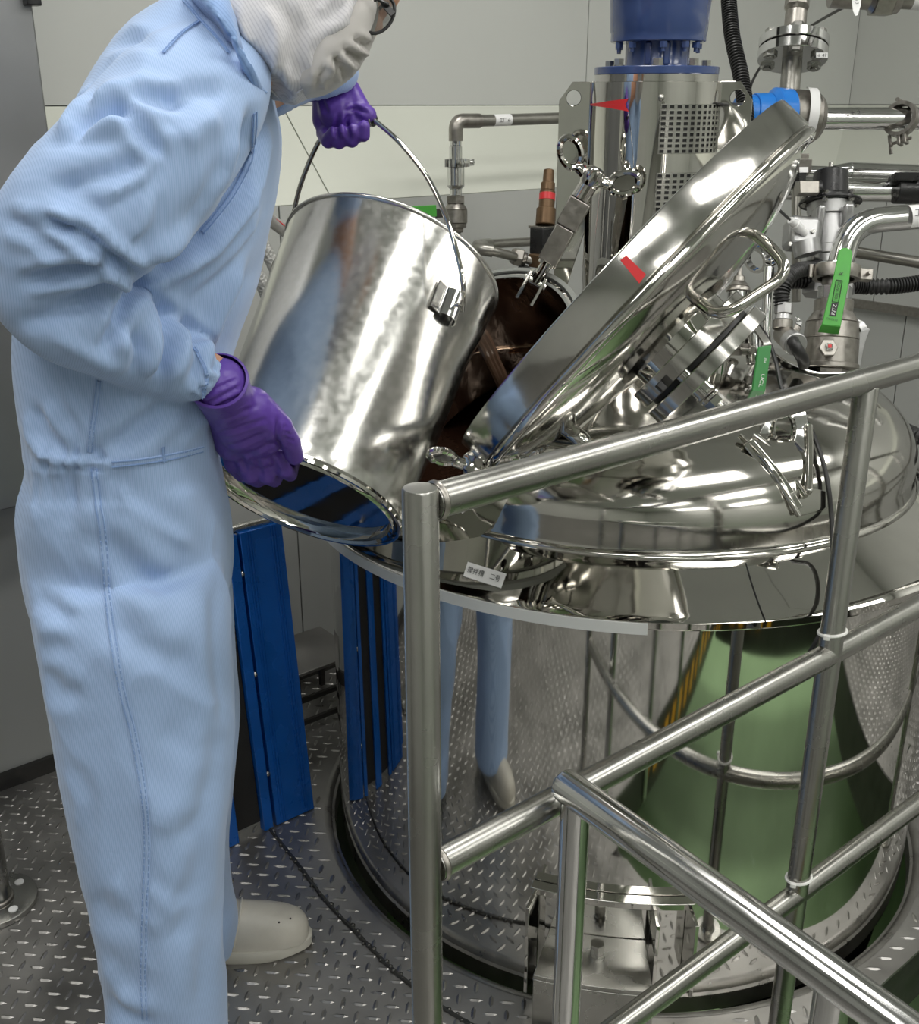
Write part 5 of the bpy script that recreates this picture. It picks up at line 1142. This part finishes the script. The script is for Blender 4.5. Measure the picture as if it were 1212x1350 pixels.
# stitched seams draped on the cloth
def seam(pts, w, name='stitched_seam', m='stitch', dash=.0075, k=10, bv=None, par=None):
    p, nn = drape(pts, bv or CB, .0006, k)
    if len(p) < 3: return
    mb = MB(); vs = []
    for i in range(len(p)):
        t = (p[min(i+1, len(p)-1)]-p[max(i-1, 0)]).normalized(); s_ = t.cross(nn[i]).normalized()*w/2; vs += [p[i]-s_, p[i]-s_*.5+nn[i]*.0011, p[i]+s_*.5+nn[i]*.0011, p[i]+s_]
    mb.add(vs, [(4*i+j, 4*i+4+j, 4*i+5+j, 4*i+1+j) for i in range(len(p)-1) for j in range(3)])
    o = mb.build(name, 'coverall' if m == 'stitch' else m, par or co_)
    uvset(o.data)
    if m != 'stitch': return o
    ms = MB()
    for i in range(len(p)-1):
        L_ = (p[i+1]-p[i]).length; d_ = (p[i+1]-p[i])/L_; s_ = d_.cross(nn[i]).normalized(); q = 0
        while q < L_:
            for sg in (-.62, .62): c_ = p[i]+d_*q+s_*w*.5*sg+nn[i]*.0014; ms.box(c_, d_*dash*.3, s_*.0006, nn[i]*.0004)
            q += dash
    st2 = ms.build('stitches', 'stitch', o, smooth=False); st2['kind'] = 'stuff'
    return o
seam([(124, 618), (129, 665), (135, 700), (143, 790), (150, 850), (163, 920), (176, 968), (190, 1050), (194, 1110), (191, 1200), (189, 1280), (191, 1345)], .009)
seam([(131, 502), (126, 540), (118, 596)], .006)
seam([(150, 612), (185, 608), (225, 602), (268, 592)], .009)
seam([(214, 590), (216, 609)], .004, dash=.004)
seam([(335, 150), (334, 175), (328, 215), (308, 255), (285, 286), (268, 306)], .007)
seam([(243, 2), (262, 26), (286, 52), (300, 70)], .004, dash=.006)
seam([(216, 70), (240, 45), (262, 30)], .003, dash=.006)
seam([(256, 460), (272, 490), (266, 528)], .004, dash=.005)
# collar
cr = rows_p([(294, 68, 84, 1.155, .150), (304, 60, 86, 1.155, .152), (316, 55, 82, 1.155, .144), (327, 52, 75, 1.155, .130)])
cm = remesh([loft_rings(cr, 36)], .006, 3, 'collar'); crumple(cm, .003, 18); uvset(cm, .8); finish(cm, 'collar', 'collar', worker)

# ---- head: hood, face, mask, glasses
zH_ = 1.16
body_parts = [loft_rings(rows_p([(300, 70, 50, zH_, .05), (350, 30, 52, zH_, .055), (385, 0, 70, zH_, .06)])),
              loft_rings(rows_p([(436, 92, 22, zH_, .02), (432, 70, 55, zH_, .045), (424, 30, 82, zH_, .062), (412, -20, 96, zH_, .070), (398, -75, 98, zH_, .072), (385, -115, 78, zH_, .062), (378, -138, 30, zH_, .03)]))]
nose_c = W(505, 22, zH_)
def blob(c, r, sc_=(1, 1, 1), seg=14):
    k = 8; vs, fs = [], []
    for i in range(k+1):
        for j in range(seg): t = 2*PI*j/seg; f = PI*i/k; vs.append(Vector(c)+Vector((r*sc_[0]*math.sin(f)*math.cos(t), r*sc_[1]*math.sin(f)*math.sin(t), r*sc_[2]*math.cos(f))))
    for i in range(k):
        for j in range(seg): fs.append((i*seg+j, i*seg+(j+1) % seg, (i+1)*seg+(j+1) % seg, (i+1)*seg+j))
    return vs, fs
body_parts += [cap(W(488, -2, zH_), W(503, 26, zH_-.0), .012, .011), blob(W(478, -25, zH_), .045, (1, 1.3, 1)), cap(W(294, 506, 1.20), W(258, 488, 1.185), .026, .028), cap(W(258, 488, 1.185), W(80, 380, 1.09), .028, .038), cap(W(80, 370, 1.09), W(262, 150, 1.12), .04, .05), cap(W(262, 150, 1.12), W(310, 70, 1.16), .045, .05), cap(W(446, 118, 1.525), W(420, 80, 1.49), .024, .03), cap(W(420, 80, 1.49), W(340, 100, 1.38), .032, .045), cap(W(340, 100, 1.38), W(305, 70, 1.18), .045, .05)]
hm = remesh(body_parts, .005, 5, 'body'); head = finish(hm, 'body', 'skin', worker)
for sg in (-1, 1):
    e = MB(); e.sphere(W(494, 2, zH_)+Vector((-.004, .030*sg, 0)), .0115, 16); eo = e.build('eye', 'white', head)
    MB().sphere(W(494, 2, zH_)+Vector((.0045, .030*sg, -.004)), .0055, 12).build('iris', 'black', head) if False else None
    pup = MB().sphere(W(494, 2, zH_)+Vector((.0035, .030*sg, -.005)), .006, 12).build('iris', mat('brown_iris', (.04, .02, .01), .15), head)
    MB().tube([W(487, -18, zH_)+Vector((.006, .018*sg, 0)), W(489, -20, zH_)+Vector((.010, .032*sg, .002)), W(485, -17, zH_)+Vector((.004, .046*sg, 0))], .0028, 8).build('eyebrow', 'ink', head)
hr = [(318, 74, 92, zH_, .092), (336, 52, 95, zH_, .094), (358, 24, 92, zH_, .090), (375, 0, 98, zH_, .088), (386, -32, 105, zH_, .088), (388, -75, 108, zH_, .086), (384, -118, 92, zH_, .075), (380, -148, 56, zH_, .048), (378, -160, 14, zH_, .015)]
hoodm = remesh([loft_rings(rows_p(hr), 36), loft_rings(rows_p([(372, 112, 20, zH_, .045), (395, 92, 38, zH_, .06), (420, 50, 52, zH_, .072), (440, 5, 56, zH_, .076), (440, -50, 60, zH_, .078), (420, -110, 50, zH_, .06)]), 28)], .0055, 7, 'hood')
hf = [([(305, 20), (318, 60), (338, 100), (365, 134)], 5, .005, 'c'), ([(372, 0), (390, 40), (388, 80), (402, 110)], 9, .006, 'c'), ([(352, 0), (372, 50), (366, 100), (350, 120)], 12, .006, 's'), ([(455, 2), (440, 18), (425, 24)], 6, .004, 'c'),
      ([(480, 2), (462, 38), (440, 62)], 7, .005, 'c'), ([(425, 0), (432, 12), (448, 4)], 4, .003, 'c'), ([(410, 60), (430, 40), (462, 30)], 9, .004, 'v'), ([(352, 140), (372, 132), (398, 118)], 6, .004, 's')]
sculpt(hoodm, hf); crumple(hoodm, .0035, 17, 9); uvset(hoodm, .5)
hd_ = finish(hoodm, 'hood', 'hood', worker)
HB = surf(hd_)
seam([(303, 6), (318, 48), (340, 96), (368, 128)], .004, 'hood_hem', 'hood', .2, bv=HB, par=hd_)
seam([(392, 122), (425, 92), (458, 55), (484, 18), (494, 2)], .003, 'hood_edge', 'hood', .2, bv=HB, par=hd_)
# mask: pleated cloth over nose and chin
mk_ = remesh([loft_rings(rows_p([(392, 118, 14, zH_, .045), (412, 100, 30, zH_, .060), (432, 72, 42, zH_, .068), (456, 42, 38, zH_, .066), (478, 12, 26, zH_, .055), (488, -2, 10, zH_, .03)]), 28)], .0045, 4, 'face_mask')
sculpt(mk_, [([(424, 92), (418, 118)], 4, .005, 'c'), ([(440, 72), (452, 92), (456, 108)], 5, .007, 'c'), ([(452, 66), (470, 74), (484, 84)], 5, .008, 'c'), ([(466, 52), (482, 60), (492, 62)], 5, .006, 'c'), ([(446, 80), (440, 108)], 4, .005, 'c'), ([(430, 88), (432, 118)], 3, -.003, 'v')])
finish(mk_, 'face_mask', 'mask', worker)
# glasses
gl = MB(); lens = mat('spectacle_lens', (.25, .25, .24), .05, 0, trans=.7, coat=1)
for k, (sy_, zc_) in enumerate(((0, 1.115), (0, 1.19))):
    c = W(500, 20, zc_); u, v = cdir(.62, -.78, .1)*.021, cdir(.55, .55, .3)*.0135
    pts = [c+u*math.cos(a)+v*math.sin(a) for a in np.linspace(0, 2*PI, 26, endpoint=False)]
    gl.tube(pts, .0018, 8, closed=True)
    ln_ = MB().add(pts+[c], [(i, (i+1) % 26, 26) for i in range(26)])
    ln_.build('lens', lens, worker) if k > 1 else globals().__setitem__('_lens%d' % k, ln_)
gl.tube([W(506, 6, 1.13), W(508, 4, 1.175)], .0018, 8)
gl.tube(bez([W(512, 6, 1.105), W(500, 0, 1.10), W(470, -20, 1.095), W(430, -40, 1.09)], 5), .002, 8); gl.box(W(512, 12, 1.108), cdir(.6, .7, 0)*.008, cdir(0, 0, 1)*.002, cdir(.7, -.6, 0)*.003)
go = gl.build('glasses', 'black', worker)
for k in (0, 1): globals()['_lens%d' % k].build('lens', lens, go)

# ---- gloves
HZ = [None]
def P(x, y, z): return W(x, y, z + (HZ[0] if HZ[0] is not None else -.045+.10*min(1, max(0, (y-505)/95)) - .02*min(1, max(0, (300-x)/30))))
# near hand: palm over the bucket foot, fingers hooked under the base ring, thumb along the wall
zg = 1.262
def wg(px): return px*zg/FOC
near = [cap(P(290, 508, 1.245), P(300, 528, 1.255), .0315, .0320), cap(P(296, 524, 1.255), P(318, 560, 1.268), .0300, .0330), cap(P(320, 545, 1.262), P(345, 575, 1.272), .030, .026), cap(P(300, 545, 1.262), P(306, 585, 1.275), .024, .0215),
        cap(P(330, 540, 1.262), P(352, 556, 1.265), .028, .024), cap(P(318, 570, 1.27), P(345, 592, 1.28), .026, .023), cap(P(300, 540, 1.26), P(290, 548, 1.26), .020, .016)]
for (a, b, c, d_, r) in (((300, 576, 1.275), (306, 612, 1.295), (318, 626, 1.335), (330, 612, 1.355), .0102), ((320, 585, 1.277), (330, 624, 1.30), (340, 630, 1.335), (350, 617, 1.355), .0140),
                        ((338, 588, 1.279), (352, 628, 1.30), (362, 633, 1.335), (370, 618, 1.355), .0105), ((355, 584, 1.280), (375, 620, 1.296), (383, 626, 1.33), (388, 608, 1.35), .0100)):
    near += [cap(P(*a), P(*b), r*1.15, r), cap(P(*b), P(*c), r, r*.93), cap(P(*c), P(*d_), r*.93, r*.8)]
near += [cap(P(348, 545, 1.262), P(370, 562, 1.262), .0190, .0150), cap(P(370, 562, 1.262), P(383, 583, 1.266), .0140, .0130), cap(P(383, 583, 1.266), P(389, 602, 1.272), .0128, .0112)]
nm = remesh(near, .0026, 4, 'glove')
wr_ = [([(268, 522), (285, 512), (312, 500)], 2.2, .0018, 'c'), ([(272, 532), (292, 522), (318, 508)], 2.2, .0018, 'c'), ([(276, 542), (298, 530), (325, 520)], 2.5, .0016, 'c'), ([(282, 556), (305, 548), (340, 535)], 3, .0014, 'c'), ([(285, 572), (310, 566), (352, 552)], 3, .0014, 'c'),
       ([(292, 590), (320, 584), (350, 570)], 3, .0014, 'c'), ([(305, 604), (335, 596), (362, 582)], 2.6, .0012, 'c'), ([(366, 552), (364, 576), (372, 596)], 3, .0030, 'c'), ([(370, 560), (380, 565)], 1.6, .001, 'c'), ([(374, 568), (385, 574)], 1.6, .001, 'c'), ([(378, 577), (389, 582)], 1.6, .001, 'c'),
       ([(318, 600), (326, 622)], 3, .0022, 'c'), ([(338, 604), (346, 628)], 3, .0022, 'c'), ([(358, 602), (368, 624)], 3, .0022, 'c')]
sculpt(nm, wr_); finish(nm, 'glove', 'glove', worker)
cu_ = MB(); a_, b_ = P(289, 506, 1.245), P(299, 528, 1.255); cu_.lathe([(.0315, -.010), (.0342, -.008), (.0345, -.002), (.0325, .010), (.0318, .024)], a_, b_-a_, 28); cu_.build('glove_cuff', 'glove', worker)
HZ[0] = .07
# far hand: fist closed round the bail grip
zf = 1.452
far = [cap(P(438, 112, 1.46), P(444, 128, 1.458), .027, .029), cap(P(444, 126, 1.458), P(447, 148, 1.450), .030, .030), cap(P(432, 132, 1.462), P(430, 158, 1.462), .022, .020), cap(P(456, 120, 1.455), P(474, 146, 1.445), .021, .017), cap(P(474, 146, 1.445), P(484, 152, 1.437), .0155, .0140), cap(P(470, 142, 1.45), P(450, 142, 1.446), .018, .022)]
for (a, b, c, d_, r) in (((428, 152, 1.462), (427, 176, 1.458), (433, 186, 1.435), (440, 176, 1.420), .0112), ((440, 156, 1.458), (442, 180, 1.450), (447, 187, 1.430), (452, 175, 1.418), .0112), ((454, 160, 1.450), (458, 181, 1.442), (464, 185, 1.425), (467, 172, 1.414), .0110), ((468, 160, 1.442), (474, 176, 1.434), (479, 178, 1.420), (480, 167, 1.412), .0104)):
    far += [cap(P(*a), P(*b), r*1.1, r), cap(P(*b), P(*c), r, r*.95), cap(P(*c), P(*d_), r*.95, r*.85)]
far += [cap(P(446, 150, 1.432), P(457, 143, 1.422), .0150, .0140), cap(P(457, 143, 1.422), P(476, 148, 1.415), .0135, .0115)] if False else []
fm = remesh(far, .0026, 3, 'glove')
sculpt(fm, [([(447, 150), (444, 168), (446, 184)], 3, .003, 'c'), ([(461, 148), (456, 160), (462, 184)], 3, .003, 'c'), ([(454, 146), (470, 143), (486, 150)], 2.5, .003, 'c'), ([(424, 130), (432, 150)], 3, .002, 'c')])
finish(fm, 'glove', 'glove', worker)

# ---- shoes
def clog(toe, heel, w, parent):
    toe, heel = Vector(toe), Vector(heel); f = (toe-heel).normalized(); L_ = (toe-heel).length; s_ = UP.cross(f).normalized()
    def outline(sc_=1., n=40):
        out = []
        for i in range(n):
            t = 2*PI*i/n; x = math.cos(t); y = math.sin(t); u = .5+.5*x; wd = (.80+.22*math.exp(-((u-.70)/.25)**2)-.05*math.exp(-((u-.40)/.15)**2))
            px_ = math.copysign(abs(x)**.80, x); out.append((heel+f*(L_*(.5+.5*px_*sc_))) + s_*(w*wd*math.copysign(abs(y)**.82, y)*sc_))
        return out
    o = outline(); mb = MB()
    vs = []; n = 40
    for z, k in ((0, .98), (.004, 1.03), (.020, 1.035), (.024, 1.0)):
        vs += [p+UP*z for p in outline(k)]
    vs += [sum(o, Vector())/n, sum(o, Vector())/n+UP*.024]
    fs = [(j*n+i, j*n+(i+1) % n, (j+1)*n+(i+1) % n, (j+1)*n+i) for j in range(3) for i in range(n)] + [(4*n, (i+1) % n, i) for i in range(n)] + [(4*n+1, 3*n+i, 3*n+(i+1) % n) for i in range(n)]
    sole = mb.add(vs, fs).build('shoe_sole', 'sole', None)
    # upper
    rings = []
    for u, hh, ww in ((.02, .060, .62), (.08, .072, .74), (.2, .082, .78), (.35, .084, .80), (.5, .076, .84), (.62, .068, .92), (.74, .061, .96), (.84, .054, .93), (.92, .045, .80), (.97, .034, .60), (.995, .020, .30)):
        c = heel+f*L_*u+UP*.024; rings.append((c, s_*w*ww*.95, UP*hh))
    up_ = remesh([loft_rings(rings, 32)], .0045, 4, 'shoe_upper')
    bm = bmesh.new(); bm.from_mesh(up_); bmesh.ops.bisect_plane(bm, geom=bm.verts[:]+bm.edges[:]+bm.faces[:], plane_co=heel+UP*.024, plane_no=UP, clear_inner=True); bm.to_mesh(up_); bm.free()
    uo = finish(up_, 'shoe', 'shoe', parent); attach(sole, uo)
    # vamp edge line and vent holes
    pts = [heel+f*L_*.52+s_*w*.84*math.cos(t)+UP*(.026+.074*math.sin(t))+f*(.018*math.sin(t)) for t in np.linspace(0.05, PI-.05, 18)]
    MB().tube(pts, .0022, 6).build('vamp_edge', 'shoe', uo)
    ub = surf(uo)
    return uo, f, s_
fs1, f_, s_ = clog(WZ(409, 1241, .0), WZ(409, 1241, .0)+Vector((-.272, -.030, 0))+Vector((0, .0, 0)), .047, worker)
for x, y in ((368, 1216), (383, 1211)): 
    r = surf(fs1).ray_cast(O3, ray(x, y).normalized())
    if r[0]: MB().sphere(r[0], .0019, 8).build('vent_hole', 'black', fs1)
ank = WY(222, 1440, 1.15)
clog(Vector((ank.x+.165, 1.13, 0)), Vector((ank.x-.10, 1.16, 0)), .047, worker)
